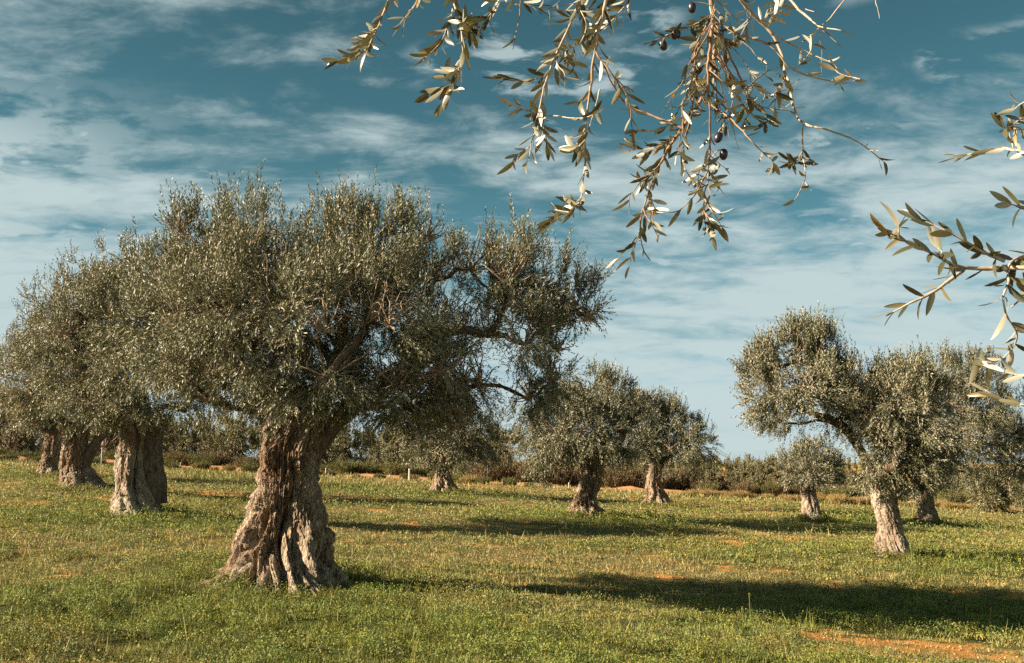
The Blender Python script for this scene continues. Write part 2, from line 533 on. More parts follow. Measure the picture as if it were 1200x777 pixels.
def build_cover():
    # low leafy cover (clover and young weeds)
    parts_v, parts_c = [], []
    for n, d0, d1, pw in ((330000, 6.3, 15, 1.3), (230000, 14, 52, 1.9)):
        x, y = scatter(n, d0, d1, pw)
        lush, dry, soil = cover(x, y)
        keep = RNG.random(n) < np.clip(0.25 + 1.1 * lush - 1.4 * np.clip(soil - 0.38, 0, 1) * 2.0, 0.02, 1)
        x, y, lush = x[keep], y[keep], lush[keep]
        k = len(x)
        rnd = RNG.random((k, 3))
        col, *_ = cover_colour(x, y, rnd, True)
        z = ground(x, y) + cover_height(x, y, lush) * (0.35 + 0.65 * RNG.random(k) ** 0.6)
        base = np.stack([x, y, z], -1)
        az = RNG.uniform(0, 2 * PI, k)
        el = RNG.normal(0.35, 0.60, k)
        d = np.stack([np.cos(az) * np.cos(el), np.sin(az) * np.cos(el), np.sin(el)], -1)
        nr = unit(np.cross(d, np.stack([-np.sin(az), np.cos(az), RNG.normal(0, .75, k)], -1)))
        nr = nr * np.sign(nr[:, 2:3] + 1e-6)
        sz = np.maximum(0.019, y * 0.0017) * RNG.uniform(0.6, 1.3, k)
        parts_v.append(leaves_mesh(base, d, nr, sz, sz * RNG.uniform(.3, .45, k)))
        parts_c.append(col * np.array([0.97, 1.03, 1.0]))
    o = mesh_obj('clover', np.vstack(parts_v), 4, M['grass'], color=np.vstack(parts_c))
    tag(o, 'low leafy green clover and weeds covering the field', 'ground cover', kind='stuff')
    # blades
    V, K = [], []
    for n, d0, d1, pw in ((260000, 6.3, 15, 1.3), (330000, 14, 56, 1.9)):
        x, y = scatter(n, d0, d1, pw)
        lush, dry, soil = cover(x, y)
        tuft = fbm(x / 0.35, y / 0.35, 0, 401, 2)
        keep = RNG.random(n) < np.clip(0.75 + 0.4 * tuft - 0.15 * lush - 4.0 * np.clip(soil - 0.38, 0, 1), 0.02, 1)
        x, y, lush, dry, tuft = x[keep], y[keep], lush[keep], dry[keep], tuft[keep]
        k = len(x)
        rnd = RNG.random((k, 3))
        col, *_ = cover_colour(x, y, rnd, False)
        tall = 0.028 + 0.055 * lush * RNG.random(k) + 0.03 * np.clip(tuft, 0, 1) + 0.13 * (RNG.random(k) < 0.02)
        tall = tall + sstep(42, 50, y) * 0.12 + np.exp(-(((x + 9) / 6) ** 2 + ((y - 41) / 4) ** 2)) * .14
        tall = tall * RNG.uniform(0.6, 1.4, k)
        z = ground(x, y) - 0.004 + cover_height(x, y, lush) * 0.35
        b = np.stack([x, y, z], -1)
        az = RNG.uniform(0, 2 * PI, k)
        w = np.maximum(0.0035, y * 0.00048) * RNG.uniform(.7, 1.3, k)
        side = np.stack([np.cos(az), np.sin(az), np.zeros(k)], -1) * w[:, None]
        lean = RNG.normal(0, 0.42, (k, 3)); lean[:, 2] = 1
        tip = b + unit(lean) * tall[:, None]
        V.append(np.stack([b - side, b + side, tip], 1)); K.append(col)
    o = mesh_obj('grass', np.vstack(V), 3, M['grass'], color=np.vstack(K))
    tag(o, 'short green and straw coloured grass of the field', 'grass', kind='stuff')
    # clumps of broader leaved weeds
    n = 2600
    x, y = scatter(n, 6.8, 26, 1.3, 150)
    lush, dry, soil = cover(x, y)
    keep = (RNG.random(n) < np.clip(lush * 1.1 - .12, .04, 1)) & (soil < .6)
    x, y = x[keep], y[keep]
    k, q = len(x), 46
    rad = RNG.uniform(.05, .17, k) * (1 + (RNG.random(k) < .15))
    hgt = rad * RNG.uniform(.5, .95, k)
    X = np.repeat(x, q); Y = np.repeat(y, q); RD = np.repeat(rad, q); HG = np.repeat(hgt, q)
    az = RNG.uniform(0, 2 * PI, k * q); u = RNG.random(k * q) ** .6
    bx = X + np.cos(az) * RD * u * .8; by = Y + np.sin(az) * RD * u * .8
    bz = ground(bx, by) + HG * (1 - u * u) * RNG.uniform(.6, 1.1, k * q) + .01
    az2 = az + RNG.normal(0, .6, k * q); el = RNG.normal(.45, .4, k * q)
    d = np.stack([np.cos(az2) * np.cos(el), np.sin(az2) * np.cos(el), np.sin(el)], -1)
    nr = unit(np.cross(d, np.stack([-np.sin(az2), np.cos(az2), RNG.normal(0, .4, k * q)], -1)))
    sz = np.maximum(.026, Y * .0021) * RNG.uniform(.6, 1.4, k * q)
    wr_ = np.repeat(RNG.uniform(.14, .36, k), q)
    cc_ = np.stack([RNG.uniform(.13, .21, k), RNG.uniform(.15, .205, k), RNG.uniform(.03, .055, k)], -1)
    o = mesh_obj('weeds', leaves_mesh(np.stack([bx, by, bz], -1), d, nr, sz, sz * wr_), 4, M['grass'], color=np.repeat(cc_, q, 0) * RNG.uniform(.7, 1.25, (k * q, 1)))
    tag(o, 'low clumps of broad leaved green weeds among the grass', 'weeds', kind='stuff')
    # clods and pebbles on the bare soil
    n = 26000
    x, y = scatter(n, 7, 32, 1.4, 120)
    lush, dry, soil = cover(x, y)
    keep = soil > .48 + .25 * RNG.random(n)
    x, y = x[keep], y[keep]; k = len(x)
    c = np.stack([x, y, ground(x, y) + .004], -1)
    sz = np.maximum(.008, y * .0008) * RNG.uniform(.5, 1.6, k) ** 1.5
    o6 = np.array([(1, 0, 0), (0, 1, 0), (-1, 0, 0), (0, -1, 0), (0, 0, .8), (0, 0, -.8)], float)
    vv = c[:, None] + (o6[None] + RNG.normal(0, .22, (k, 6, 3))) * sz[:, None, None]
    f8 = np.array([(0, 1, 4), (1, 2, 4), (2, 3, 4), (3, 0, 4), (1, 0, 5), (2, 1, 5), (3, 2, 5), (0, 3, 5)])
    ix = (np.arange(k)[:, None, None] * 6 + f8[None]).reshape(-1, 3)
    cl_ = np.array([.42, .22, .085]) * RNG.uniform(.55, 1.35, (k, 1)) + np.where(RNG.random((k, 1)) < .12, .12, 0)
    o = mesh_obj('gravel', vv.reshape(-1, 3), 3, M['brush'], color=np.repeat(cl_, 8, 0), idx=ix)
    tag(o, 'small orange clods and pebbles on the bare patches', 'clods', kind='stuff')
    # longer grass in rings around the trunks, and fallen leaves and twigs
    V, K, LV, LK = [], [], [], []
    for key, (bx, by) in SPEC.items():
        r0 = dict(main=.86, second=.6, third=.62, fourth=.58, mid=.56, six=.56, seven=.6, eight=.36, nine=.42, ten=.42)[key]
        k = int(5200 * min(1.6, 20 / by))
        a = RNG.uniform(0, 2 * PI, k)
        q = r0 * (0.92 + np.abs(RNG.normal(0, .42, k)))
        x, y = bx + np.cos(a) * q, by + np.sin(a) * q
        lump = fbm(np.cos(a) * 2.5, np.sin(a) * 2.5, q * 2 + by, 411, 3)
        keep = lump > -0.25
        x, y, q, lump = x[keep], y[keep], q[keep], lump[keep]
        k = len(x)
        col, *_ = cover_colour(x, y, RNG.random((k, 3)), False)
        b = np.stack([x, y, ground(x, y) - .01], -1)
        az = RNG.uniform(0, 2 * PI, k)
        wv = np.maximum(0.004, y * 0.00045)
        side = np.stack([np.cos(az), np.sin(az), np.zeros(k)], -1) * wv[:, None]
        lean = RNG.normal(0, 0.5, (k, 3)); lean[:, 2] = 1
        tip = b + unit(lean) * ((0.06 + .16 * np.clip(lump + .2, 0, 1)) * RNG.uniform(.5, 1.3, k))[:, None]
        V.append(np.stack([b - side, b + side, tip], 1)); K.append(col * .85)
        k = int(1500 * min(1.5, 16 / by))
        a = RNG.uniform(0, 2 * PI, k); q = r0 * (0.85 + np.abs(RNG.normal(0, .9, k)))
        x, y = bx + np.cos(a) * q, by + np.sin(a) * q
        az = RNG.uniform(0, 2 * PI, k)
        d = unit(np.stack([np.cos(az), np.sin(az), RNG.normal(0, .3, k)], -1))
        nr = unit(np.cross(d, np.stack([-np.sin(az), np.cos(az), RNG.normal(0, .3, k)], -1)))
        b = np.stack([x, y, ground(x, y) + RNG.uniform(.01, .07, k)], -1)
        sz = np.maximum(.045, y * .0022) * RNG.uniform(.6, 1.5, k)
        LV.append(leaves_mesh(b, d, nr, sz, sz * RNG.choice([.06, .12, .14], k)))
        LK.append(np.array([.26, .18, .10]) * RNG.uniform(.4, 1.5, (k, 1)))
    o = mesh_obj('tall_grass', np.vstack(V), 3, M['grass'], color=np.vstack(K))
    tag(o, 'longer green grass growing round the feet of the trunks', 'grass', kind='stuff')
    o = mesh_obj('leaf_litter', np.vstack(LV), 4, M['brush'], color=np.vstack(LK))
    tag(o, 'dry fallen leaves and bits of twig below the trees', 'leaf litter', kind='stuff')
    # yellow flower heads: tiny, uncountable
    n = 16000
    x, y = scatter(n, 7, 40, 1.5, 100)
    lush, dry, soil = cover(x, y)
    px = 600 + x / y * FPX
    cl = fbm(x / 1.4, y / 1.4, 0, 501, 3)
    pr = np.clip(0.06 + 0.5 * cl + 0.45 * (1 - sstep(250, 560, px)) * sstep(10, 13, y), 0, 1)
    pr = pr + 0.6 * np.exp(-(((x - (SPEC['six'][0] - 1.6)) / 1.5) ** 2 + ((y - SPEC['six'][1]) / 1.2) ** 2))
    keep = RNG.random(n) < pr * 0.55
    x, y = x[keep], y[keep]
    k = len(x)
    z = ground(x, y) + RNG.uniform(0.09, 0.20, k)
    b = np.stack([x, y, z], -1)
    V, Cc = [], []
    az = RNG.uniform(0, 2 * PI, k)
    s = np.maximum(0.014, y * 0.0013) * RNG.uniform(.6, 1.1, k)
    for q in range(3):
        a2 = az + q * 2.1
        d = np.stack([np.cos(a2), np.sin(a2), np.full(k, 0.55)], -1)
        nr = unit(np.cross(d, np.stack([-np.sin(a2), np.cos(a2), np.zeros(k)], -1)))
        V.append(leaves_mesh(b, unit(d), nr, s, s * 0.5))
        Cc.append(np.array([0.62, 0.58, 0.07]) * RNG.uniform(.7, 1.15, (k, 1)))
    # stems
    sd = np.stack([np.full(k, 1.0), np.zeros(k), np.zeros(k)], -1) * (np.maximum(0.0015, y * .0003))[:, None]
    g = b.copy(); g[:, 2] = ground(x, y)
    V.append(np.stack([g - sd, g + sd, b + sd * .6, b - sd * .6], 1))
    Cc.append(np.tile(np.array([0.14, 0.18, 0.04]), (k, 1)))
    o = mesh_obj('wildflowers', np.vstack(V), 4, M['flower'], color=np.vstack(Cc))
    tag(o, 'small yellow wildflowers dotted through the grass', 'wildflowers', kind='stuff')


build_cover()


# ------------------------------------------------------------------ trunks
def trunk_mesh(path, prof, seed, nth=200, nt=240, rope=0.12, flare_h=0.9, twist=0.5, bumps=(), grooves=(), fine=1.0, a1=1.9, oval=0.0, oval_dir=-0.65):
    """path: centre points bottom to top; prof: (fraction, radius) pairs."""
    c = smooth_path(path, nt)
    t = np.linspace(0, 1, nt)
    R = np.interp(t, [p[0] for p in prof], [p[1] for p in prof])
    # smooth the profile
    ker = np.hanning(max(5, nt // 14)); ker /= ker.sum()
    Rp = np.pad(R, len(ker) // 2, mode='edge')
    R = np.convolve(Rp, ker, 'same')[len(ker) // 2: len(ker) // 2 + nt]
    th = np.linspace(0, 2 * PI, nth, endpoint=False)
    T, TH = np.meshgrid(t, th, indexing='ij')
    H = np.linalg.norm(c[-1] - c[0])
    hh = T * H
    fl = np.exp(-(hh / flare_h) ** 2 * 1.1)
    th2 = TH + twist * hh + 0.45 * noise3(np.cos(TH) * 1.3 + 3, np.sin(TH) * 1.3, hh * 1.3, seed + 1)
    cx, sy = np.cos(th2), np.sin(th2)
    bil = lambda n, e=0.55: np.abs(n) ** e
    n1 = noise3(cx * a1 + 7, sy * a1, hh * 0.75, seed + 2)
    n2 = noise3(cx * a1 * 2.0, sy * a1 * 2.0 + 3, hh * 2.6 + 1.2 * n1, seed + 3)
    n3 = noise3(cx * a1 * 4.4 + .6 * n1, sy * a1 * 4.4, hh * 6.5 + n2, seed + 4)
    n4 = noise3(cx * a1 * 11, sy * a1 * 11, hh * 13 + n3, seed + 5)
    n5 = fbm(np.cos(TH) * 2.2, np.sin(TH) * 2.2, hh * 2.4, seed + 6, 2)
    Rm = R[:, None]
    d = rope * (0.20 + 0.80 * fl) * (bil(n1) - 0.42) * 1.4
    d = d + rope * 1.05 * (0.30 + 0.8 * fl) * (bil(n2) - 0.48)
    d = d + rope * 0.46 * (0.6 + 0.5 * fl) * (bil(n3, .6) - 0.4) * fine
    d = d + rope * 0.21 * (bil(n4, .9) - 0.4) * fine
    n6 = noise3(cx * a1 * 24, sy * a1 * 24, hh * 22, seed + 16)
    d = d + rope * 0.09 * n6 * fine
    d = d + rope * 0.35 * n5
    r = Rm * (1 + oval * np.cos(2 * (TH - oval_dir))) + d * (Rm / R.mean()) ** 0.3
    for (bth, bh, sth, sh, amp) in bumps:
        da = (TH - bth + PI) % (2 * PI) - PI
        r = r + amp * np.exp(-(da / sth) ** 2 - ((hh - bh) / sh) ** 2)
    for (bth, bh, sth, sh, amp) in grooves:
        da = (TH + 0.25 * np.sin(hh * 4 + bth) - bth + PI) % (2 * PI) - PI
        r = r - amp * np.exp(-np.abs(da / sth) ** 1.3 - np.abs((hh - bh) / sh) ** 3)
    r = np.maximum(r, 0.25 * Rm)
    v = np.stack([c[:, None, 0] + np.cos(TH) * r, c[:, None, 1] + np.sin(TH) * r, np.broadcast_to(c[:, None, 2], r.shape)], -1)
    v[..., 2] += 0.02 * n2
    # close the top with shrinking rings
    top = [v[-1] * (1 - s) + (c[-1] + np.array([0, 0, 0.10 * s])) * s for s in (0.35, 0.7, 0.97)]
    v = np.concatenate([v] + [q[None] for q in top], 0)
    return v.reshape(-1, 3), grid_idx(nth, v.shape[0], True)


# ------------------------------------------------------------------ crowns
def crown_shoots(centers, radii, weight, nshoots, seed, hole=2.0, hole_t=-0.18, up=0.75, long=1.0, droop=0.5, voids=(), big_t=-0.62):
    rng = np.random.default_rng(seed)
    centers = np.asarray(centers); radii = np.asarray(radii)
    w = np.asarray(weight) * (radii.prod(1) ** (1 / 3)) ** 2.2
    nb = max(len(centers) * 6, nshoots // 13)          # bouquets of shoots
    pkb = rng.choice(len(centers), nb, p=w / w.sum())
    dirb = unit(rng.normal(size=(nb, 3)))
    rrb = rng.random(nb) ** (1 / 2.6)
    bid = rng.integers(0, nb, nshoots)
    pk = pkb[bid]
    dirn = unit(dirb[bid] + rng.normal(0, .10, (nshoots, 3)))
    rr = np.clip(rrb[bid] + rng.normal(0, .09, nshoots), 0, 1.08)
    bjit = rng.normal(0, .30, (nb, 3))[bid]
    # lumpy radius
    c, R = centers[pk], radii[pk]
    lump = 1 + 0.30 * fbm(dirn[:, 0] * 2.4 + pk * 3.1, dirn[:, 1] * 2.4, dirn[:, 2] * 2.4, seed, 3)
    pos = c + dirn * R * (rr * lump)[:, None]
    h = fbm(pos[:, 0] * hole, pos[:, 1] * hole, pos[:, 2] * hole, seed + 9, 3)
    keep = (h > hole_t) | (rng.random(nshoots) < 0.12)
    keep &= (np.asarray(weight)[pk] >= 0.5) | (h > hole_t + .15)
    big = fbm(pos[:, 0] * hole * .42, pos[:, 1] * hole * .42, pos[:, 2] * hole * .5, seed + 19, 2)
    keep &= (big > big_t)
    for (vc, vr) in voids:
        keep &= (((pos - vc) / vr) ** 2).sum(1) > rng.uniform(.55, 1.15, nshoots)
    pos, dirn, rr, pk, bjit = pos[keep], dirn[keep], rr[keep], pk[keep], bjit[keep]
    n = len(pos)
    ccen = np.average(centers, axis=0, weights=w)
    outw = unit(unit(pos - centers[pk]) + 0.5 * unit(pos - ccen))
    hf = sstep(0.35, 0.95, (pos[:, 2] - pos[:, 2].min()) / np.ptp(pos[:, 2]))
    upw = np.where(outw[:, 2] > -0.1, up, up * (1 - droop) - 0.25) + 0.80 * hf
    d = outw * 0.62 + rng.normal(size=(n, 3)) * 0.20 + bjit
    d[:, 2] += upw
    low = (outw[:, 2] < -0.1) & (rng.random(n) < .8) | ((hf < .15) & (rng.random(n) < .35))
    d[low, 2] -= 0.38
    d = unit(d)
    ln = rng.uniform(0.16, 0.38, n) * np.where(low, 1.08, 1.0) * long * (1 + .12 * hf)
    tops = (outw[:, 2] > 0.35) & (rng.random(n) < 0.45)
    ln[tops] *= rng.uniform(1.0, 1.45, tops.sum())
    d[tops] = unit(d[tops] + np.array([0, 0, 0.9]))
    return pos, d, ln, outw, rr


def leaves_on_shoots(pos, d, ln, per_m, leaf_len, leaf_w, seed, spread=0.62, sag=0.25):
    rng = np.random.default_rng(seed)
    n = len(pos)
    cnt = np.maximum(5, (ln * per_m * rng.uniform(.7, 1.25, n)).astype(int))
    sid = np.repeat(np.arange(n), cnt)
    start = np.concatenate([[0], np.cumsum(cnt)[:-1]])
    k = np.arange(len(sid)) - start[sid]
    t = (k // 2 * 2 + 1) / cnt[sid]
    t = np.clip(t + rng.normal(0, .03, len(sid)), 0, 1)
    D = d[sid]
    L = ln[sid]
    bend = np.stack([rng.normal(0, .12, n), rng.normal(0, .12, n), -sag * (1 - np.abs(d[:, 2]))], -1)[sid]
    base = pos[sid] + D * (L * t)[:, None] + bend * (L * t * t)[:, None]
    ax = unit(D + 2 * bend * t[:, None])
    ref = unit(rng.normal(size=(n, 3)))[sid]
    u = unit(np.cross(ax, ref))
    v = np.cross(ax, u)
    ang = (k % 2) * PI + (k // 2) * 1.45 + rng.normal(0, .35, len(sid))
    rad = u * np.cos(ang)[:, None] + v * np.sin(ang)[:, None]
    sp = np.clip(rng.normal(spread, 0.16, len(sid)) * (1.15 - 0.5 * t), 0.1, 1.3)
    ld = unit(ax * np.cos(sp)[:, None] + rad * np.sin(sp)[:, None])
    nr = unit(np.cross(np.cross(ld, rad), ld))           # faces outward
    nr = -nr + 0.0 * nr
    # upper face looks towards the shoot axis / sky
    nr = unit(ax * 1.0 - ld * (ax * ld).sum(1, keepdims=True) + rng.normal(size=ld.shape) * 0.35)
    nr = unit(nr - ld * (nr * ld).sum(1, keepdims=True))
    LL = leaf_len * rng.uniform(.65, 1.2, len(sid)) * (1.1 - 0.35 * t)
    WW = leaf_w * rng.uniform(.75, 1.25, len(sid))
    q = leaves_mesh(base, ld, nr, LL, WW, 0.03)
    tint = np.clip(rng.beta(1.6, 1.9, n)[sid] * 0.78 + rng.random(len(sid)) * 0.24, 0, 1)
    tint[rng.random(len(sid)) < 0.012] = 1.0
    return q, tint


def make_olive(key, base, D, trunk_pts, prof, clumps, nshoots, leaf_len, label, group='old olive trees of the grove',
               bark='bark', trunk_kw=None, seed=1, twigs_per=18, per_m=70, hole_t=-0.26, long=1.0, hub=None, limb_r=0.13,
               extra_limbs=(), hole=2.0, twig_r=0.009, leaf_ratio=0.12, up=.75, voids=(), tint_add=0.0):
    """base (x, y); trunk_pts and clumps given in photo pixels at distance D (+ depth offset)."""
    s = D / FPX
    bz = float(ground(base[0], base[1]))
    origin = np.array([base[0], base[1], bz])
    root = empty('olive_tree', origin)
    tag(root, label, 'olive tree', group)
    W = lambda px, py, dd=0.0: P(px, py, D) * np.array([1, 0, 1]) + np.array([0, base[1] + dd, 0]) - origin
    pts = [W(*p) for p in trunk_pts]
    pts[0][2] = -0.12
    tv, ti = trunk_mesh(pts, [(a, b) for a, b in prof], seed, **(trunk_kw or {}))
    mesh_obj('trunk', tv, 4, M[bark], root, idx=ti, smooth=True)
    rgr = np.random.default_rng(seed + 500)
    nroot = 9 if key == 'main' else 5
    for q in range(nroot):
        a = 2 * PI * (q + rgr.uniform(-.3, .3)) / nroot
        r_b = prof[0][1]
        L = r_b * rgr.uniform(.18, .48)
        pr = []
        for u_, zz in ((0.50, .17), (0.78, .08), (0.95, .03), (1.0 + L / r_b * .5, .0), (1.0 + L / r_b, -.06)):
            aa = a + rgr.normal(0, .06)
            x_, y_ = base[0] + math.cos(aa) * r_b * u_, base[1] + math.sin(aa) * r_b * u_
            pr.append([x_ - base[0], y_ - base[1], float(ground(x_, y_)) - bz + zz * (.8 + r_b * .5)])
        vs, ix = tube(smooth_path(pr, 16), np.linspace(.17, .045, 16) * r_b * rgr.uniform(.7, 1.2), 10, .3, seed + q, 10)
        mesh_obj('root', vs, 4, M[bark], root, idx=ix, smooth=True)
    cen, rad, wt = [], [], []
    for cl in clumps:
        px, py, rx, ry, dd = cl[:5]
        cen.append(W(px, py, dd)); rad.append((rx * s, 0.5 * (rx + ry) * s * 1.05, ry * s)); wt.append(cl[5] if len(cl) > 5 else 1.0)
    cen, rad, wt = np.array(cen), np.array(rad), np.array(wt)
    # limbs: every clump is joined to the nearest joined node nearer the trunk
    top = pts[-1] if hub is None else W(*hub)
    nodes, parent, paths = [top - np.array([0, 0, .15])], [-1], {}
    order = np.argsort(np.linalg.norm(cen - top, axis=1))
    for ci in order:
        c = cen[ci]
        dist = [np.linalg.norm(c - n) + 0.45 * np.linalg.norm(n - top) for n in nodes]
        j = int(np.argmin(dist))
        nodes.append(c - np.array([0, 0, rad[ci][2] * 0.25])); parent.append(j)
    desc = [1] * len(nodes)
    for i in range(len(nodes) - 1, 0, -1): desc[parent[i]] += desc[i]
    wn = [1.0] + [wt[ci] for ci in order]
    for i in range(1, len(nodes)):
        a, b = nodes[parent[i]], nodes[i]
        L = np.linalg.norm(b - a)
        rg = np.random.default_rng(seed * 100 + i)
        m1 = a * .66 + b * .34 + rg.normal(0, .04 * L, 3) + np.array([0, .06 * L, .04 * L])
        m2 = a * .33 + b * .67 + rg.normal(0, .05 * L, 3) + np.array([0, 0, .05 * L])
        path = smooth_path([a, m1, m2, b], 18)
        lk = 0.30 + 0.70 * min(1.0, wn[i])
        r0 = (limb_r * math.sqrt(desc[i] / len(nodes)) * 1.15 + 0.010) * lk
        r1 = max(0.008, lk * limb_r * math.sqrt(max(desc[i] - 1, 0.12) / len(nodes)))
        vs, ix = tube(path, np.linspace(r0, r1, 18), 9, 0.28, seed + i, 9)
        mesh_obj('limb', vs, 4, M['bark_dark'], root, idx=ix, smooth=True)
    for (pp, r0, r1) in extra_limbs:
        path = smooth_path([W(*q) for q in pp], 24)
        vs, ix = tube(path, np.linspace(r0, r1, 24), 14, 0.22, seed + 77, 6)
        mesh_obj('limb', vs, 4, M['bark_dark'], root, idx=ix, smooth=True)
    # crown
    pos, d, ln, outw, rr = crown_shoots(cen, rad, wt, nshoots, seed, hole=hole, hole_t=hole_t, big_t=-.50 if key == 'main' else -.62, long=long, up=up,
                                       voids=[(W(a, b, c), np.array([d_ * s, e_, f_ * s])) for (a, b, c, d_, e_, f_) in voids])
    q, tint = leaves_on_shoots(pos, d, ln, per_m, leaf_len, leaf_len * leaf_ratio, seed + 3)
    tint = np.clip(tint + tint_add * (tint < .99), 0, 1)
    crown = mesh_obj('crown', q.reshape(-1, 3), 4, M['leaf'], root, tint=tint)
    # visible shoot stems and finer branches inside the crown
    bag = Bag()
    rg = np.random.default_rng(seed + 50)
    for ci in range(len(cen)):
        node = nodes[list(order).index(ci) + 1]
        for k in range(max(3, int(twigs_per * (0.6 + wt[ci] * .4)))):
            dr = unit(rg.normal(size=3)); dr[2] += .35
            e = cen[ci] + dr * rad[ci] * rg.uniform(.6, .98)
            L = np.linalg.norm(e - node)
            m1 = node * .6 + e * .4 + rg.normal(0, .10 * L, 3)
            m2 = node * .25 + e * .75 + rg.normal(0, .07 * L, 3)
            pth = smooth_path([node, m1, m2, e], 9)
            bag.add(*tube(pth, np.linspace(twig_r * rg.uniform(.8, 1.7), twig_r * .3, 9), 4))
    tw = bag.build('twigs', M['twig'], crown)
    print(key, 'leaves', len(tint))
    return root


# ---- main tree
D0 = SPEC['main'][1]
main_clumps = [
    (235, 312, 60, 54, 0.2), (300, 305, 66, 56, -0.6), (372, 302, 66, 56, 0.5), (440, 305, 66, 54, -0.3), (505, 305, 56, 48, 0.6, .8),
    (215, 375, 62, 62, -0.4), (290, 375, 72, 64, -1.0), (365, 370, 76, 68, -1.2), (440, 375, 76, 68, -.9), (510, 380, 64, 66, -0.2),
    (255, 428, 58, 42, -0.2), (330, 432, 66, 42, -0.7), (400, 440, 68, 42, -1.0), (470, 445, 62, 50, -0.5, 1.2), (525, 450, 44, 42, 0.4, .9),
    (330, 335, 90, 70, .9), (430, 340, 90, 74, 1.0), (250, 350, 70, 66, .9), (380, 420, 90, 50, 1.0), (500, 400, 60, 60, 1.0), (270, 430, 60, 50, 1.3, 1.2), (450, 430, 70, 50, 1.4, 1.2), (200, 400, 50, 50, .9), (540, 430, 44, 44, .9),
    (215, 268, 28, 32, -0.1, .9), (300, 268, 42, 26, 0.2), (402, 258, 26, 28, 0.0), (500, 272, 32, 26, 0.1, .8), (255, 262, 30, 24, .3, .9), (455, 270, 30, 24, -.2, .9),
    (550, 300, 46, 46, 0.3, 1.00), (595, 325, 44, 46, -0.2, 0.90), (640, 335, 36, 34, 0.2, .70), (675, 355, 30, 34, 0.1, 0.88),
    (570, 380, 50, 54, 0.0, 1.00), (615, 395, 40, 46, -0.2, 0.94), (645, 440, 32, 36, 0.1, 0.90), (575, 285, 22, 18, .1, .6), (635, 380, 34, 34, .2, 0.88),
    (655, 400, 26, 34, .3, 0.83), (560, 440, 40, 36, .3, 1.00), (590, 345, 36, 40, .6, 0.88), (480, 470, 50, 36, 0.38), (535, 480, 30, 26, .3, 1.00), (690, 372, 20, 20, -.1, 0.78),
    (195, 425, 40, 44, .4, .9), (226, 462, 32, 24, .8, .9),
    (250, 468, 44, 26, 1.0), (305, 472, 36, 20, .8, .9), (365, 472, 34, 15, -1.0, .8), (435, 470, 40, 28, -.5, 1.3), (490, 480, 44, 34, -.1, 1.3), (535, 490, 32, 28, .1, 1.1), (520, 430, 50, 46, -.7, 1.3), (405, 395, 48, 46, -1.5, 1.1), (470, 385, 46, 44, -1.2, 1.1), (620, 460, 28, 26, .2, .8), (275, 470, 50, 26, .9), (470, 450, 50, 40, 1.4),
]
make_olive('main', SPEC['main'], D0,
    [(326, 695), (328, 650), (334, 600), (338, 560), (342, 520), (352, 484)],
    [(0, .80), (.06, .69), (.2, .51), (.36, .375), (.55, .335), (.75, .355), (1, .37)],
    main_clumps, 38000, 0.063, 'large gnarled olive tree with a massive flared trunk, nearest in the field', seed=11, bark='bark',
    trunk_kw=dict(nth=560, nt=600, rope=0.15, flare_h=1.0, twist=0.22, a1=2.9, oval=.17,
                  bumps=[(-2.05, 1.66, .30, .15, .10), (-0.15, .75, .5, .28, .15), (-2.8, .35, .5, .3, .08)],
                  grooves=[(-1.2, .62, .11, .42, .17), (-1.85, .85, .08, .30, .10), (-.75, .35, .10, .3, .14), (-2.3, .4, .09, .35, .12)]),
    twigs_per=22, per_m=62, limb_r=0.14, leaf_ratio=0.100,
    voids=[(262, 445, -1.2, 34, .9, 48), (200, 385, -1.2, 16, .7, 24), (505, 445, -1.1, 26, .7, 34), (268, 325, -1.3, 20, .7, 24), (550, 345, -.3, 14, 1.0, 16), (565, 250, 0, 16, 2, 16)],
    extra_limbs=[([(362, 530, 0), (385, 500, 0), (412, 478, 0), (460, 440, 0), (520, 405, 0)], .17, .06),
                 ([(345, 510, 0), (330, 480, -.2), (300, 440, -.4), (262, 400, -.5)], .17, .06),
                 ([(350, 510, 0), (365, 470, .4), (380, 420, .8), (390, 360, 1.0)], .18, .06)])

# ---- second tree (two fused stems)
D1 = SPEC['second'][1]
r = make_olive('second', SPEC['second'], D1,
    [(157, 606), (158, 575), (155, 540), (158, 510), (155, 478)],
    [(0, .60), (.1, .50), (.3, .36), (.6, .30), (1, .34)],
    [(112, 355, 36, 38, 0), (152, 335, 36, 38, .5), (205, 350, 42, 50, .8), (90, 385, 52, 50, -.4), (150, 380, 56, 56, -.9), (205, 400, 50, 55, -.2),
     (110, 440, 50, 40, -.5), (170, 450, 50, 38, -.9), (225, 450, 38, 32, .2), (130, 360, 60, 66, 1.4), (200, 380, 60, 70, 1.6), (140, 300, 24, 20, .1, .7), (85, 330, 26, 26, .1, .45),
     (62, 345, 18, 28, 0, .3), (178, 300, 22, 20, .4, .6), (140, 478, 34, 18, -.8), (185, 480, 34, 16, -.9), (215, 475, 28, 20, 0, .8), (100, 470, 34, 24, -.3)],
    18500, 0.071, 'old olive tree with a tall pale twin-stemmed trunk, left of the big gnarled one', seed=23, bark='bark_pale', tint_add=.06,
    voids=[(120, 400, -.9, 26, 1.0, 22), (180, 350, -1.2, 18, 1.0, 28)],
    trunk_kw=dict(nth=260, nt=300, rope=0.085, flare_h=.7, twist=0.12, a1=1.7, grooves=[(-.95, 1.1, .2, 1.4, .2), (-1.7, .6, .12, .6, .06)]),
    twigs_per=16, per_m=52, limb_r=.14,
    extra_limbs=[([(176, 590, .1), (178, 555, .1), (176, 520, .1), (182, 480, .1)], .27, .18)])

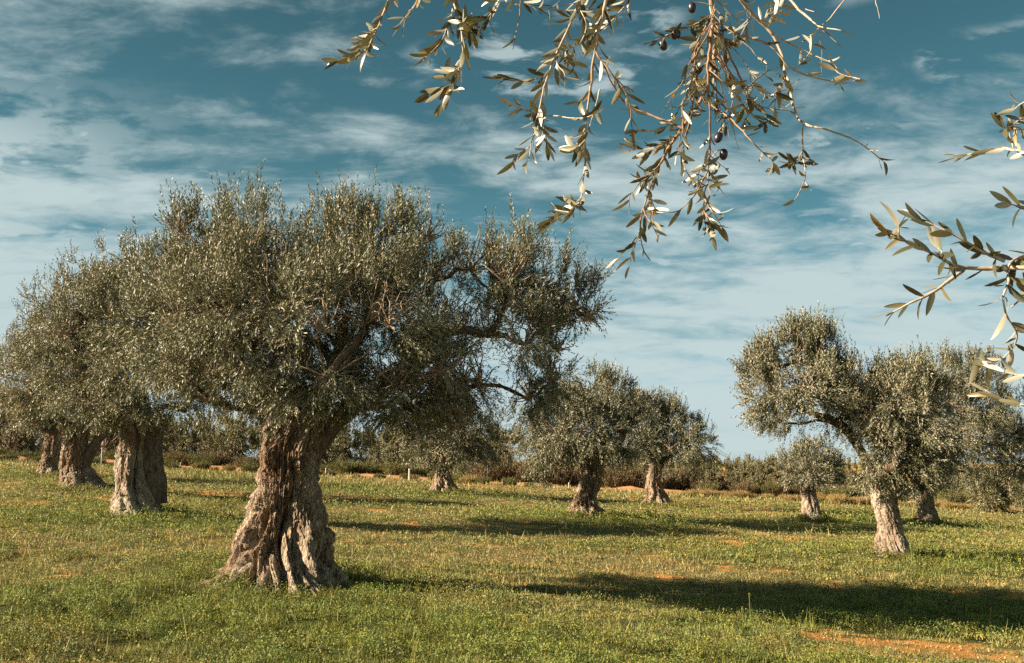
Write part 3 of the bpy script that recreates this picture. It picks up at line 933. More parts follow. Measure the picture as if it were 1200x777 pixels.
D2 = SPEC['third'][1]
make_olive('third', SPEC['third'], D2,
    [(97, 577), (92, 555), (88, 535), (88, 515), (90, 498)],
    [(0, .64), (.15, .46), (.4, .34), (1, .33)],
    [(60, 400, 40, 34, 0), (100, 410, 44, 40, .5), (40, 440, 40, 40, -.5), (85, 450, 46, 38, -1), (120, 470, 40, 30, -.3), (60, 475, 44, 26, -.8), (80, 430, 56, 50, 1.2), (130, 430, 36, 40, .4), (50, 385, 26, 18, .2, .6)],
    9000, 0.086, 'old olive tree with a dark forked trunk and bare stub limb, behind the twin-stemmed tree', seed=31, tint_add=.14,
    trunk_kw=dict(nth=180, nt=200, rope=0.13, flare_h=.8, twist=-.5), twigs_per=12, per_m=42, limb_r=.17,
    extra_limbs=[([(97, 545, 0), (106, 530, 0), (118, 512, 0), (128, 506, 0)], .19, .11)])
D3 = SPEC['fourth'][1]
make_olive('fourth', SPEC['fourth'], D3,
    [(60, 560), (58, 545), (62, 530), (64, 505)],
    [(0, .58), (.2, .38), (.5, .28), (1, .30)],
    [(20, 425, 34, 32, 0), (55, 420, 34, 34, .5), (10, 460, 36, 34, -.4), (48, 460, 38, 32, -.8), (30, 485, 36, 20, -.5), (35, 440, 46, 44, 1.2), (-25, 440, 34, 40, 0), (-20, 480, 30, 24, .1)],
    7000, 0.095, 'old olive tree with a short stout trunk, leftmost and partly behind the forked one', seed=37, tint_add=.16,
    trunk_kw=dict(nth=150, nt=160, rope=0.13, flare_h=.7), twigs_per=10, per_m=38, limb_r=.15)

D4 = SPEC['mid'][1]
make_olive('mid', SPEC['mid'], D4,
    [(521, 581), (520, 568), (519, 555), (522, 540), (524, 528)],
    [(0, .56), (.2, .42), (.5, .24), (1, .24)],
    [(490, 500, 30, 28, 0), (525, 490, 34, 30, -.5), (560, 500, 32, 30, .2), (505, 525, 30, 20, -.6), (545, 525, 32, 22, -.3), (575, 520, 22, 24, .3), (525, 505, 44, 34, 1), (470, 515, 20, 20, .2, .7)],
    6500, 0.105, 'small old olive tree with a short pale trunk seen below the big crown', seed=41, bark='bark',
    trunk_kw=dict(nth=130, nt=140, rope=0.13, flare_h=.5), twigs_per=8, per_m=34, limb_r=.13)
D5 = SPEC['six'][1]
make_olive('six', SPEC['six'], D5,
    [(689, 607), (686, 592), (690, 572), (694, 552), (692, 536)],
    [(0, .56), (.12, .42), (.35, .28), (.6, .26), (1, .28)],
    [(645, 475, 30, 32, 0, .9), (680, 468, 34, 28, -.4), (715, 470, 32, 28, .2), (655, 505, 36, 32, -.8), (695, 505, 40, 36, -1.2), (730, 500, 32, 34, -.2), (665, 528, 32, 16, -.6), (715, 526, 34, 16, -.5),
     (625, 500, 24, 30, .3, .8), (635, 530, 22, 26, -.2, .7), (690, 490, 50, 40, 1.2), (700, 452, 34, 14, .1, .7)],
    11500, 0.090, 'old olive tree with a leaning dark trunk and rounded crown, in the middle distance', seed=43, tint_add=-.06,
    trunk_kw=dict(nth=170, nt=180, rope=0.14, flare_h=.6), twigs_per=12, per_m=40, limb_r=.16)
D6 = SPEC['seven'][1]
make_olive('seven', SPEC['seven'], D6,
    [(771, 595), (770, 582), (766, 568), (768, 552), (770, 544)],
    [(0, .60), (.2, .40), (.5, .23), (1, .23)],
    [(765, 490, 30, 24, 0), (790, 495, 26, 24, .3), (750, 515, 26, 26, -.4), (782, 520, 30, 26, -.6), (775, 500, 34, 34, 1), (818, 522, 18, 30, .1, .8), (808, 505, 18, 18, .2, .7), (755, 475, 22, 16, .3, .7), (795, 524, 22, 14, -.2)],
    7600, 0.102, 'old olive tree with a light bulging trunk foot, just right of the dark leaning one', seed=47, tint_add=-.12,
    trunk_kw=dict(nth=140, nt=150, rope=0.14, flare_h=.5), twigs_per=9, per_m=34, limb_r=.14)
D7 = SPEC['eight'][1]
make_olive('eight', SPEC['eight'], D7,
    [(951, 612), (950, 598), (949, 585), (947, 572), (946, 562)],
    [(0, .36), (.2, .27), (.5, .23), (1, .22)],
    [(935, 545, 22, 16, 0), (960, 542, 24, 18, .2), (945, 555, 28, 12, -.4), (975, 552, 16, 12, .1), (950, 540, 26, 18, .7), (922, 552, 12, 12, 0, .7)],
    3300, 0.092, 'small olive tree with an upright pole-like trunk and low mushroom crown', seed=53, bark='bark_pale',
    trunk_kw=dict(nth=110, nt=120, rope=0.07, flare_h=.4, grooves=[(-1.5, .8, .25, 1.0, .1)]), twigs_per=7, per_m=40, limb_r=.10)
D8 = SPEC['nine'][1]
make_olive('nine', SPEC['nine'], D8,
    [(1052, 652), (1046, 632), (1042, 610), (1038, 590), (1034, 566)],
    [(0, .40), (.12, .31), (.35, .235), (.7, .215), (1, .22)],
    [(908, 430, 28, 32, .2), (935, 415, 34, 28, -.2), (965, 420, 32, 34, .1), (900, 460, 28, 34, -.2), (935, 450, 42, 36, -.6), (975, 455, 30, 32, .3), (915, 490, 28, 22, 0, .8),
     (1025, 462, 34, 28, .1), (1060, 454, 34, 26, .3), (1010, 490, 34, 34, -.5), (1050, 490, 44, 40, -1.0), (1085, 470, 30, 34, .2), (1035, 530, 38, 30, -.8), (1075, 525, 36, 32, -.3),
     (1050, 480, 50, 46, 1.1), (1090, 505, 26, 30, .6), (938, 396, 22, 12, 0, .6), (985, 490, 20, 20, .2, .5), (1000, 455, 30, 34, 0), (1022, 555, 28, 16, -.5), (1055, 560, 28, 16, -.5), (1040, 470, 40, 36, -.9), (1082, 548, 20, 16, .1, .8), (895, 440, 24, 24, .4, .8)],
    20000, 0.073, 'olive tree with a leaning pale trunk, its crown reaching far left on an arching limb', seed=59, bark='bark_pale',
    voids=[(985, 520, -.5, 16, .7, 22), (1075, 500, -1.0, 18, .7, 18)],
    trunk_kw=dict(nth=240, nt=260, rope=0.085, flare_h=.5, twist=.9), twigs_per=13, per_m=48, limb_r=.11,
    extra_limbs=[([(1034, 580, 0), (1022, 555, 0), (1005, 522, 0), (985, 498, 0), (955, 485, 0), (925, 470, 0)], .13, .05)])
D9 = SPEC['ten'][1]
make_olive('ten', SPEC['ten'], D9,
    [(1088, 616), (1086, 600), (1084, 585), (1082, 560)],
    [(0, .42), (.2, .32), (.5, .26), (1, .24)],
    [(1105, 440, 34, 28, 0), (1140, 440, 32, 24, .2), (1120, 475, 40, 34, -.5), (1155, 470, 34, 34, 0), (1085, 490, 30, 40, .3), (1110, 520, 36, 32, -.5), (1150, 515, 34, 34, -.3), (1125, 490, 46, 50, 1.2),
     (1085, 550, 26, 22, -.2), (1135, 550, 30, 22, -.2), (1150, 425, 24, 12, 0, .6)],
    11500, 0.090, 'broad olive tree with a short shaded trunk, behind the leaning pale one', seed=61, tint_add=-.06,
    trunk_kw=dict(nth=130, nt=140, rope=0.12, flare_h=.5), twigs_per=10, per_m=40, limb_r=.14)
x11, y11 = 18.4, 34.0
make_olive('eleven', (x11, y11), y11,
    [(1222, 622), (1222, 600), (1224, 580), (1222, 560)],
    [(0, .42), (.2, .32), (.5, .26), (1, .24)],
    [(1190, 500, 30, 28, 0), (1225, 490, 34, 30, .2), (1180, 540, 28, 30, -.5), (1215, 535, 34, 34, 0), (1250, 520, 34, 40, .3), (1200, 570, 24, 18, -.5), (1172, 510, 20, 26, .2), (1220, 510, 46, 44, 1.2)],
    6000, 0.10, 'olive tree cut by the right edge, its crown low over the grass', seed=67,
    trunk_kw=dict(nth=110, nt=120, rope=0.12, flare_h=.5), twigs_per=9, per_m=36, limb_r=.14)


# ------------------------------------------------------------------ background: earth bank, young orchard, brush
def soil_material():
    m, nt, out = newmat('orange_soil')
    tc = N(nt, 'ShaderNodeTexCoord')
    n = N(nt, 'ShaderNodeTexNoise', Scale=2.5, Detail=8.0, Roughness=0.65)
    nt.links.new(tc.outputs['Object'], n.inputs['Vector'])
    r = ramp(nt, [(0.35, (0.30, 0.12, 0.04)), (0.55, (0.46, 0.21, 0.075)), (0.7, (0.52, 0.30, 0.14))])
    nt.links.new(n.outputs['Fac'], r.inputs[0])
    b = N(nt, 'ShaderNodeBsdfPrincipled', Roughness=0.95)
    nt.links.new(r.outputs[0], b.inputs['Base Color'])
    nt.links.new(b.outputs[0], out.inputs[0])
    return m


def build_bank():
    xs = np.linspace(-42, 16, 420)
    yc = 52.5 + 0.4 * fbm(xs / 7, 0, 0, 71, 3)
    h = 0.15 + 0.13 * fbm(xs / 2.2, 3, 0, 72, 4)
    h = h * (1 - 0.75 * sstep(6, 16, xs)) + 0.10 * (1 - sstep(-24, -16, xs))
    prof = [(-1.6, -0.10), (-0.9, 0.25), (-0.5, 0.8), (0, 1.0), (0.6, .85), (1.3, .2), (1.8, -.1)]
    rows = []
    for o, k in prof:
        y = yc + o + 0.12 * fbm(xs / .8, o * 3, 0, 74, 3)
        rows.append(np.stack([xs, y, ground(xs, y) + h * k - (0.06 if k < 0 else 0)], -1))
    v = np.array(rows).reshape(-1, 3)
    o = mesh_obj('dirt_bank', v, 4, soil_material(), idx=grid_idx(len(xs), len(prof)), smooth=True)
    tag(o, 'low bank of bare orange earth along the far edge of the field', 'earth bank', kind='structure')


build_bank()


def young_variant(seed):
    rg = np.random.default_rng(seed)
    root = empty('young_olive_tree', (0, 0, 0))
    cen, rad = [], []
    for k in range(11):
        a = rg.uniform(0, 2 * PI)
        rr = rg.uniform(.1, .8)
        z = rg.uniform(.35, 2.1)
        cen.append((math.cos(a) * rr, math.sin(a) * rr, z)); q = rg.uniform(.38, .62); rad.append((q, q, q * rg.uniform(.9, 1.3)))
    cen.append((0, 0, 2.2)); rad.append((.4, .4, .45))
    pos, d, ln, ow, rr_ = crown_shoots(cen, rad, [1] * len(cen), 1250, seed, hole=1.8, hole_t=-.3, up=1.0, long=1.25)
    q, tint = leaves_on_shoots(pos, d, ln, 26, .14, .019, seed + 1, spread=.5)
    vs, ix = tube(smooth_path([(0, 0, -.1), (.04, 0, .5), (-.03, .05, 1.0), (0, 0, 1.6)], 12), np.linspace(.09, .04, 12), 8, .2, seed)
    mesh_obj('trunk', vs, 4, M['bark_dark'], root, idx=ix, smooth=True)
    cr = mesh_obj('crown', q.reshape(-1, 3), 4, M['leaf_young'], root, tint=tint)
    bag = Bag()
    for c_ in cen:
        for k in range(3):
            e = np.array(c_) + unit(rg.normal(size=3)) * .4
            bag.add(*tube(smooth_path([(0, 0, .7), np.array(c_) * .6 + rg.normal(0, .06, 3), e], 7), np.linspace(.02, .007, 7), 4))
    bag.build('twigs', M['twig'], cr)
    return root


def place_young():
    protos = [young_variant(700 + i) for i in range(6)]
    used = [False] * 6
    rows = [(55.5, 2.3), (58.0, 2.5), (62, 2.9), (68, 3.4), (79, 4.4), (92, 5.0), (110, 6.0)]
    lab = ['low young olive bush just behind the brown brush right of the grove', 'young olive tree in the first row behind the orange bank', 'young olive tree in the second row behind the bank',
           'young olive tree in the middle rows behind the bank', 'young olive tree in the middle rows behind the bank',
           'small young olive tree in the far rows below the hill', 'small young olive tree in the far rows below the hill']
    grp = ['low young olives on the right', 'first row of young olives', 'second row of young olives', 'middle rows of young olives', 'middle rows of young olives', 'far rows of young olives', 'far rows of young olives']
    cnt = 0
    for ri, (Y, sp) in enumerate(rows):
        x = -0.62 * Y if ri else 9.0
        while x < 0.62 * Y:
            i = random.randrange(6)
            if used[i]: t = copy_tree(protos[i])
            else: t, used[i] = protos[i], True
            xx, yy = x + random.uniform(-.8, .8), Y + random.uniform(-.8, .8)
            px = 600 + xx / yy * FPX
            want = 1.14 - 0.26 * float(sstep(640, 900, px)) + 0.0 * ri
            want *= random.uniform(.82, 1.12)
            if ri == 0: want *= .78
            if px < 560: want *= 1.0 + 0.05 * ri
            t.location = (xx, yy, float(ground(xx, yy)) - .05)
            t.rotation_euler.z = random.uniform(0, 6.28)
            s = want
            t.scale = (s * random.uniform(1, 1.2), s * random.uniform(1, 1.2), s)
            tag(t, lab[ri], 'young olive tree', grp[ri])
            cnt += 1
            x += sp
    for i in range(6):
        if not used[i]: print('unused proto', i)
    print('young', cnt)


place_young()


def brush_variant(seed, hue):
    rg = np.random.default_rng(seed)
    n = 620
    a = rg.uniform(0, 2 * PI, n)
    rr = rg.random(n) ** .5 * .75
    base = np.stack([np.cos(a) * rr, np.sin(a) * rr, rg.uniform(-.05, .35, n)], -1)
    d = unit(np.stack([np.cos(a) * .35 * rr + rg.normal(0, .25, n), np.sin(a) * .35 * rr + rg.normal(0, .25, n), np.full(n, 1.0)], -1))
    ln = rg.uniform(.35, 1.15, n) * (1.1 - .5 * rr)
    side = unit(np.cross(d, rg.normal(size=(n, 3))))
    w = .016
    tip = base + d * ln[:, None]
    v1 = np.stack([base - side * w, base + side * w, tip + side * w * .3, tip - side * w * .3], 1)
    # sparse small leaves along
    k = 5
    b2 = np.repeat(base, k, 0) + np.repeat(d * ln[:, None], k, 0) * rg.random((n * k, 1))
    d2 = unit(np.repeat(d, k, 0) + rg.normal(0, .7, (n * k, 3)))
    n2 = unit(np.cross(d2, rg.normal(size=(n * k, 3))))
    L = rg.uniform(.05, .13, n * k)
    v2 = leaves_mesh(b2, d2, n2, L, L * .22)
    hue = np.array(hue)
    c1 = hue * rg.uniform(.6, 1.3, (n, 1))
    c2 = hue * rg.uniform(.6, 1.5, (n * k, 1)) * np.array([1.0, 1.02, .9])
    return np.concatenate([v1, v2]), np.vstack([c1, c2])


def place_brush():
    kinds = [(brush_variant(900, (.15, .108, .062)), 'reddish brown dry bush on the bank before the young olives', 'dry red-brown bushes', 'dry_bush'),
             (brush_variant(901, (.155, .115, .06)), 'reddish brown dry bush on the bank before the young olives', 'dry red-brown bushes', 'dry_bush'),
             (brush_variant(902, (.14, .13, .05)), 'dull green weedy bush at the far edge of the field', 'weedy green bushes', 'weedy_bush'),
             (brush_variant(903, (.32, .22, .09)), 'straw coloured clump of tall dry grass at the field edge', 'tall dry grass clumps', 'grass_clump')]
    protos = [None] * 4
    spots = []
    rg = np.random.default_rng(5)
    for px in np.arange(560, 960, 11.0): spots.append((px + rg.uniform(-6, 6), 54.6 + rg.uniform(-.6, 1.3), rg.choice([0, 0, 1]), rg.uniform(.7, 1.2) * (1 if px < 800 else .6)))
    for px in np.arange(200, 330, 18.0): spots.append((px + rg.uniform(-6, 6), 55.0 + rg.uniform(-.6, .9), rg.choice([0, 1]), rg.uniform(.5, .9)))
    for px in np.arange(-60, 1290, 24.0): spots.append((px + rg.uniform(-10, 10), 54.3 + rg.uniform(-.5, 1.6), 2, rg.uniform(.4, .8)))
    for px in np.arange(-40, 640, 15.0): spots.append((px + rg.uniform(-9, 9), 50.9 + rg.uniform(-.7, .5), rg.choice([2, 3, 2]), rg.uniform(.12, .42)))
    for px in np.arange(800, 1290, 8.0): spots.append((px + rg.uniform(-6, 6), 50.5 + rg.uniform(-2.5, 2.0), 3, rg.uniform(.15, .42)))
    for (px, D, k, s) in spots:
        (v, c), lab, grp, nm = kinds[k]
        x = (px - 600) / FPX * D
        if protos[k] is None:
            o = mesh_obj(nm, v.reshape(-1, 3), 4, M['brush'], color=c); protos[k] = o
        else:
            o = protos[k].copy(); C.objects.link(o)
        o.location = (x, D, float(ground(x, D)))
        o.rotation_euler.z = rg.uniform(0, 6.28)
        o.scale = (s * 1.2, s * 1.2, s)
        tag(o, lab, 'grass clump' if k == 3 else 'bush', grp)
    # (bushes at the right) at the right edge of the field
    for (px, D, s, lab) in ((1158, 46, 1.15, 'rounded green bush at the right of the field below the broad olive tree'),
                            (1192, 44, .8, 'low bush at the right edge of the photo under the cut-off crown')):
        rg2 = np.random.default_rng(int(px))
        cen = [(rg2.uniform(-.7, .7), rg2.uniform(-.5, .5), rg2.uniform(.35, .9)) for _ in range(7)]
        rad = [(.55, .5, .45)] * 7
        pos, d, ln, ow, rr = crown_shoots(cen, rad, [1] * 7, 700, int(px), hole_t=-.5)
        q, t = leaves_on_shoots(pos, d, ln, 26, .14, .02, 5)
        x = (px - 600) / FPX * D
        root = empty('green_bush', (x, D, float(ground(x, D)))); root.scale = (s, s, s)
        tag(root, lab, 'bush', 'green bushes on the right')
        fo = mesh_obj('foliage', q.reshape(-1, 3), 4, M['leaf_young'], root, tint=t)
        bag = Bag()
        for c_ in cen:
            bag.add(*tube(smooth_path([(0, 0, -.05), np.array(c_) * .6, np.array(c_)], 7), np.linspace(.03, .01, 7), 5))
        bag.build('stems', M['twig'], root)


place_brush()


# ------------------------------------------------------------------ small man-made things far back
def lathe(prof, n=12):
    th = np.linspace(0, 2 * PI, n, endpoint=False)
    rows = [np.stack([np.cos(th) * r, np.sin(th) * r, np.full(n, z)], -1) for r, z in prof]
    return np.array(rows).reshape(-1, 3), grid_idx(n, len(prof), True)


def far_things():
    white = plain('white_guard', (.55, .52, .46), .6, .3, 5, .08)
    first = None
    posts = [(481, 552, 'white tree guard standing on the orange bank, left of the small middle olive trunk'),
             (384, 545, 'thin white stake beside the right side of the big trunk, on the bank'),
             (458, 551, 'white tree guard on the bank between the thin stake and the tall guard'),
             (566, 560, 'white stub post on the bank right of the small middle olive'),
             (589, 565, 'white post on the bank under the hanging foliage of the big tree'),
             (666, 571, 'white guard at the foot of the bank left of the dark leaning trunk'),
             (816, 582, 'pale stake by the brown brush right of the bulging trunk'),
             (215, 533, 'white marker stake on the bank right of the twin-stemmed trunk')]
    for i, (px, py, lab) in enumerate(posts):
        D = 50.6
        x = (px - 600) / FPX * D
        if first is None:
            root = empty('tree_guard', (0, 0, 0))
            v, ix = lathe([(.055, -.1), (.055, .62), (.062, .64), (.062, .67), (.0, .68)])
            mesh_obj('sleeve', v, 4, white, root, idx=ix, smooth=False)
            v, ix = lathe([(.014, -.1), (.014, .92), (.0, .93)], 6)
            v[:, 0] += .098
            mesh_obj('stake', v, 4, M['twig'], root, idx=ix)
            first = root; t = root
        else:
            t = copy_tree(first)
        s = [.85, .6, .35, .35, .45, .5, .5, .5][i]
        t.location = (x, D, float(ground(x, D))); t.scale = (s if i != 1 else .5, s if i != 1 else .5, s)
        tag(t, lab, 'tree guard', 'white guards and stakes on the bank')
    # round sign
    D = 49
    x = (123 - 600) / FPX * D
    root = empty('round_sign', (x, D, float(ground(x, D))))
    tag(root, 'small round white sign with a red rim between the forked and twin-stemmed trunks', 'sign')
    top = float(P(123, 520, D)[2]) - float(ground(x, D))
    top = max(top, .5)
    v, ix = lathe([(.03, -.1), (.03, top), (0, top + .01)], 8)
    mesh_obj('post', v, 4, plain('post_metal', (.25, .24, .22), .5), root, idx=ix)
    def disc(r, t, y0):
        v, ix = lathe([(0, 0), (r, 0), (r, t), (0, t)], 24)
        v = np.stack([v[:, 0], y0 - v[:, 2], v[:, 1] + top], -1)
        return v, ix
    v, ix = disc(.17, .012, -.032)
    face = mesh_obj('rim', v, 4, plain('sign_red', (.55, .06, .04), .5), root, idx=ix)
    v, ix = disc(.12, .005, -.046)
    mesh_obj('face', v, 4, white, face, idx=ix)
    # white farmhouse on the far slope
    D = 330.0
    p = P(908, 549, D)
    g = float(ground(p[0], D))
    root = empty('farmhouse', (p[0], D, g))
    tag(root, 'tiny white farmhouse on the far orange slope', 'house')
    import itertools
    def box(x0, x1, y0, y1, z0, z1):
        v = np.array([(x, y, z) for z in (z0, z1) for (x, y) in ((x0, y0), (x1, y0), (x1, y1), (x0, y1))], float)
        i = np.array([(0, 3, 2, 1), (4, 5, 6, 7), (0, 1, 5, 4), (1, 2, 6, 5), (2, 3, 7, 6), (3, 0, 4, 7)])
        return v, i
    root.scale = (.62, .62, .62)
    v, i = box(-1.6, 1.6, 0, 4, -1, 2.3)
    mesh_obj('wall', v, 4, white, root, idx=i)
    v = np.array([(-1.8, -.2, 2.3), (1.8, -.2, 2.3), (1.8, 4.2, 2.3), (-1.8, 4.2, 2.3), (-1.8, 2, 3.0), (1.8, 2, 3.0), (1.8, 2.02, 3.0), (-1.8, 2.02, 3.0)])
    i = np.array([(0, 1, 5, 4), (2, 3, 7, 6), (4, 5, 6, 7), (3, 2, 1, 0), (1, 2, 6, 5), (3, 0, 4, 7)])
    mesh_obj('roof', v, 4, plain('roof_tile', (.38, .17, .09), .8), root, idx=i)
    v, i = box(-.35, .35, -.04, .0, 0, 1.7)
    mesh_obj('door', v, 4, plain('door_wood', (.12, .08, .05), .6), root, idx=i)
    # lone flower stalks in the foreground
    stalk = None
    for (px, py, top, lab) in ((879, 727, 688, 'tall yellow-tipped flower stalk standing alone in front of the long tree shadow'),
                               (870, 728, 704, 'shorter yellow-tipped flower stalk beside the tall one'),
                               (120, 760, 740, 'small brownish weed stalk low at the left of the field')):
        bx, by = gpoint(px, py)
        g = float(ground(bx, by))
        h = (py - top) * by / FPX
        root = empty('flower_stalk', (bx, by, g))
        tag(root, lab, 'flower stalk')
        bag = Bag()
        rg = np.random.default_rng(px)
        bag.add(*tube(smooth_path([(0, 0, -.02), (.004, 0, h * .5), (-.004, 0, h)], 10), np.linspace(.005, .003, 10), 6))
        lv, lc = [], []
        for k in range(7):
            z = h * (.1 + .55 * k / 7)
            a = rg.uniform(0, 6.28)
            d = unit(np.array([[math.cos(a), math.sin(a), .5]]))
            lv.append(leaves_mesh(np.array([[0, 0, z]]), d, unit(np.cross(d, [[-math.sin(a), math.cos(a), 0]])), np.array([.05]), np.array([.008])))
        bag.build('stem', plain('stem_green', (.16, .19, .05), .7), root)
        lv = np.concatenate(lv)
        mesh_obj('leaves', lv.reshape(-1, 3), 4, M['grass'], root, color=np.tile([.13, .17, .04], (len(lv), 1)))
        fv = []
        for k in range(26):
            a = rg.uniform(0, 6.28)
            d = unit(np.array([[math.cos(a), math.sin(a), rg.uniform(-.1, 1)]]))
            fv.append(leaves_mesh(np.array([[0, 0, h - .045 * rg.random()]]), d, unit(np.cross(d, [[-math.sin(a), math.cos(a), 0]])), np.array([.016]), np.array([.006])))
        fv = np.concatenate(fv)
        mesh_obj('petals', fv.reshape(-1, 3), 4, M['flower'], root, color=np.tile([.6, .5, .06] if px != 120 else [.2, .12, .08], (len(fv), 1)))


far_things()


# ------------------------------------------------------------------ overhanging olive branches near the camera
def near_leaf(base, d, nr, L, Wd, curl, twist=0.0):
    """folded lens-shaped leaf, 5 stations, centre rib: verts (15,3)"""
    side = np.cross(d, nr)
    out = []
    for t, w in ((0, .08), (.10, .48), (.30, .92), (.55, 1.0), (.78, .80), (.93, .40), (1, .04)):
        c = base + d * (L * t) - nr * (curl * L * t * t)
        sd = side * math.cos(twist * t) + nr * math.sin(twist * t)
        un = nr * math.cos(twist * t) - side * math.sin(twist * t)
        up = un * (Wd * w * .30)
        out += [c - sd * Wd * w + up, c, c + sd * Wd * w + up]
    return np.array(out)


LEAF_I = grid_idx(3, 7)


def near_branch(label, D, twigs, olives=(), leaf=0.052, origin_px=None, seed=0, spacing=0.022, group='overhanging olive branches', bark='twig_grey'):
    """twigs: (pixel points, r0, r1, leafiness, depth wobble)"""
    rg = np.random.default_rng(seed)
    o0 = P(*origin_px, D)
    root = empty('olive_branch', o0)
    tag(root, label, 'olive branch', group)
    bag, lv, li, tint, n = Bag(), [], [], [], 0
    base_paths = []
    for (pp, r0, r1, leafy) in twigs:
        k = len(pp)
        ph = rg.uniform(0, 6.28)
        amp = rg.uniform(.02, .12)
        off = rg.uniform(-.12, .12)
        pts = []
        for j, q in enumerate(pp):
            dd = (q[2] if len(q) > 2 else off + amp * math.sin(ph + j * 1.1))
            pts.append(P(q[0], q[1], D + dd) - o0)
        path = smooth_path(pts, max(12, k * 9))
        seg = np.linalg.norm(np.diff(path, axis=0), axis=1)
        path = path + 0.0022 * np.stack([fbm(path[:, 2] * 40, 3 + ph, 0, seed, 2), fbm(path[:, 2] * 40, 9 + ph, 0, seed, 2), np.zeros(len(path))], -1)
        bag.add(*tube(path, np.linspace(r0, r1, len(path)), 7, .25, seed, 120))
        base_paths.append(path)
        if leafy <= 0: continue
        cum = np.concatenate([[0], np.cumsum(seg)])
        T = cum[-1]
        s = spacing * .8
        i = 0
        while s < T + 1e-6:
            s_ = min(s, T)
            c = np.array([np.interp(s_, cum, path[:, a]) for a in range(3)])
            ax = np.array([np.interp(min(s_ + .01, T), cum, path[:, a]) - np.interp(max(s_ - .01, 0), cum, path[:, a]) for a in range(3)])
            ax = ax / (np.linalg.norm(ax) + 1e-9)
            ref = np.array([0, 1.0, 0])
            u = unit(np.cross(ax, ref)); v = np.cross(ax, u)
            ang0 = (i % 2) * 1.15 + rg.normal(0, .35)
            end = s_ > T - .02
            for q in range(2):
                if rg.random() > leafy * (1.0 if not end else 1.5): continue
                a = ang0 + q * PI + rg.normal(0, .2)
                rad = u * math.cos(a) + v * math.sin(a)
                sp = rg.uniform(.40, .85) * (0.55 if end else 1)
                ld = unit(ax * math.cos(sp) + rad * math.sin(sp) + rg.normal(0, .07, 3))
                nr = unit(ax - ld * ax.dot(ld) + rg.normal(0, .4, 3))
                nr = unit(nr - ld * nr.dot(ld))
                L = leaf * rg.uniform(.62, 1.12)
                lv.append(near_leaf(c, ld, nr, L, L * rg.uniform(.095, .135), rg.uniform(-.25, .40), rg.normal(0, .5)))
                li.append(LEAF_I + n); n += 21
                tint += [rg.random() ** 1.5] * len(LEAF_I)
            s += spacing * rg.uniform(.7, 1.35)
            i += 1
    bag.build('twig', M[bark], root)
    if lv:
        mesh_obj('leaves', np.vstack(lv), 4, M['leaf_near'], root, tint=tint, idx=np.vstack(li), smooth=True)
    for (px, py) in olives:
        c = P(px, py, D) - o0
        v, ix = lathe([(0.0001, -.0115), (.004, -.0105), (.0068, -.007), (.0082, -.002), (.0082, .003), (.0068, .0078), (.004, .0105), (.0012, .0118)], 18)
        rot = np.array(Matrix.Rotation(rg.uniform(-.4, .4), 3, 'Y'))
        v = v @ rot.T * 1.05 + c
        ol = mesh_obj('olive', v, 4, M['olive'], root, idx=ix, smooth=True)
        top = c + np.array([0, 0, .0118])
        # little stalk to the nearest twig point
        allp = np.vstack(base_paths)
        j = np.argmin(np.linalg.norm(allp - top, axis=1))
        tgt = allp[j]
        vs, ix = tube(smooth_path([top, (top + tgt) / 2 + np.array([0, 0, .004]), tgt], 8), [.0011] * 8, 5)
        mesh_obj('stalk', vs, 4, M['twig_grey'], ol, idx=ix, smooth=True)
    return root


def side_twigs(pp, n, length, seed, leafy=.85, droop=.3):
    """short leafy spurs off a pixel polyline"""
    rg = np.random.default_rng(seed)
    path = smooth_path(np.array([q[:2] for q in pp], float), 60)
    out = []
    for k in range(n):
        i = int(rg.uniform(.15, .95) * 59)
        a = path[i]
        t = path[min(i + 1, 59)] - path[max(i - 1, 0)]
        t = t / (np.linalg.norm(t) + 1e-9)
        s = rg.choice([-1, 1])
        ang = s * rg.uniform(.5, 1.2)
        d = np.array([t[0] * math.cos(ang) - t[1] * math.sin(ang), t[0] * math.sin(ang) + t[1] * math.cos(ang)])
        d[1] += droop
        L = length * rg.uniform(.5, 1.2)
        out.append(([tuple(a), tuple(a + d * L * .5 + rg.normal(0, 2, 2)), tuple(a + d * L + rg.normal(0, 3, 2))], .0013, .0006, leafy))
    return out


TW = lambda pts, r0=.003, r1=.0008, leafy=.85: (pts, r0, r1, leafy)
near_branch('olive spray dipping in at the top, leftmost, its tip curling to the left', 2.1,
    [TW([(475, -45), (458, -8), (442, 32), (426, 60), (388, 73)]), TW([(500, -40), (490, 0), (468, 30)], .002)] +
    side_twigs([(458, -8), (442, 32), (426, 60)], 3, 22, 1), origin_px=(475, -45), seed=201, leaf=.053, spacing=.019)
b2 = [(520, -40), (530, 0), (540, 32), (541, 72), (530, 100), (518, 124)]
near_branch('olive spray hanging straight down, second from the left at the top', 2.15,
    [TW(b2), TW([(530, 10), (520, 44), (494, 72)], .002), TW([(600, -50), (585, 0), (566, 28), (548, 38)], .002)] + side_twigs(b2, 4, 26, 2),
    origin_px=(520, -40), seed=202, leaf=.056, spacing=.019)
b3 = [(700, -50), (672, 20), (645, 82), (629, 140), (617, 192)]
near_branch('pale olive spray with bright leaf undersides hanging between the straight one and the longest one', 2.1,
    [TW(b3, .0035), TW([(645, 84), (620, 95), (588, 92)], .0016), TW([(645, 136), (618, 130), (592, 120)], .0016), TW([(615, -30), (608, 20), (602, 60)], .0018, .0008, .25),
     TW([(645, 136), (680, 138), (696, 134)], .0015, .0007, .3), TW([(590, -40), (610, 0), (650, 12), (700, 10)], .002)] + side_twigs(b3, 6, 30, 3),
    origin_px=(700, -50), seed=203, leaf=.047, spacing=.021)
b4 = [(725, -50), (708, 10), (697, 62), (687, 140), (685, 200), (677, 238), (645, 262)]
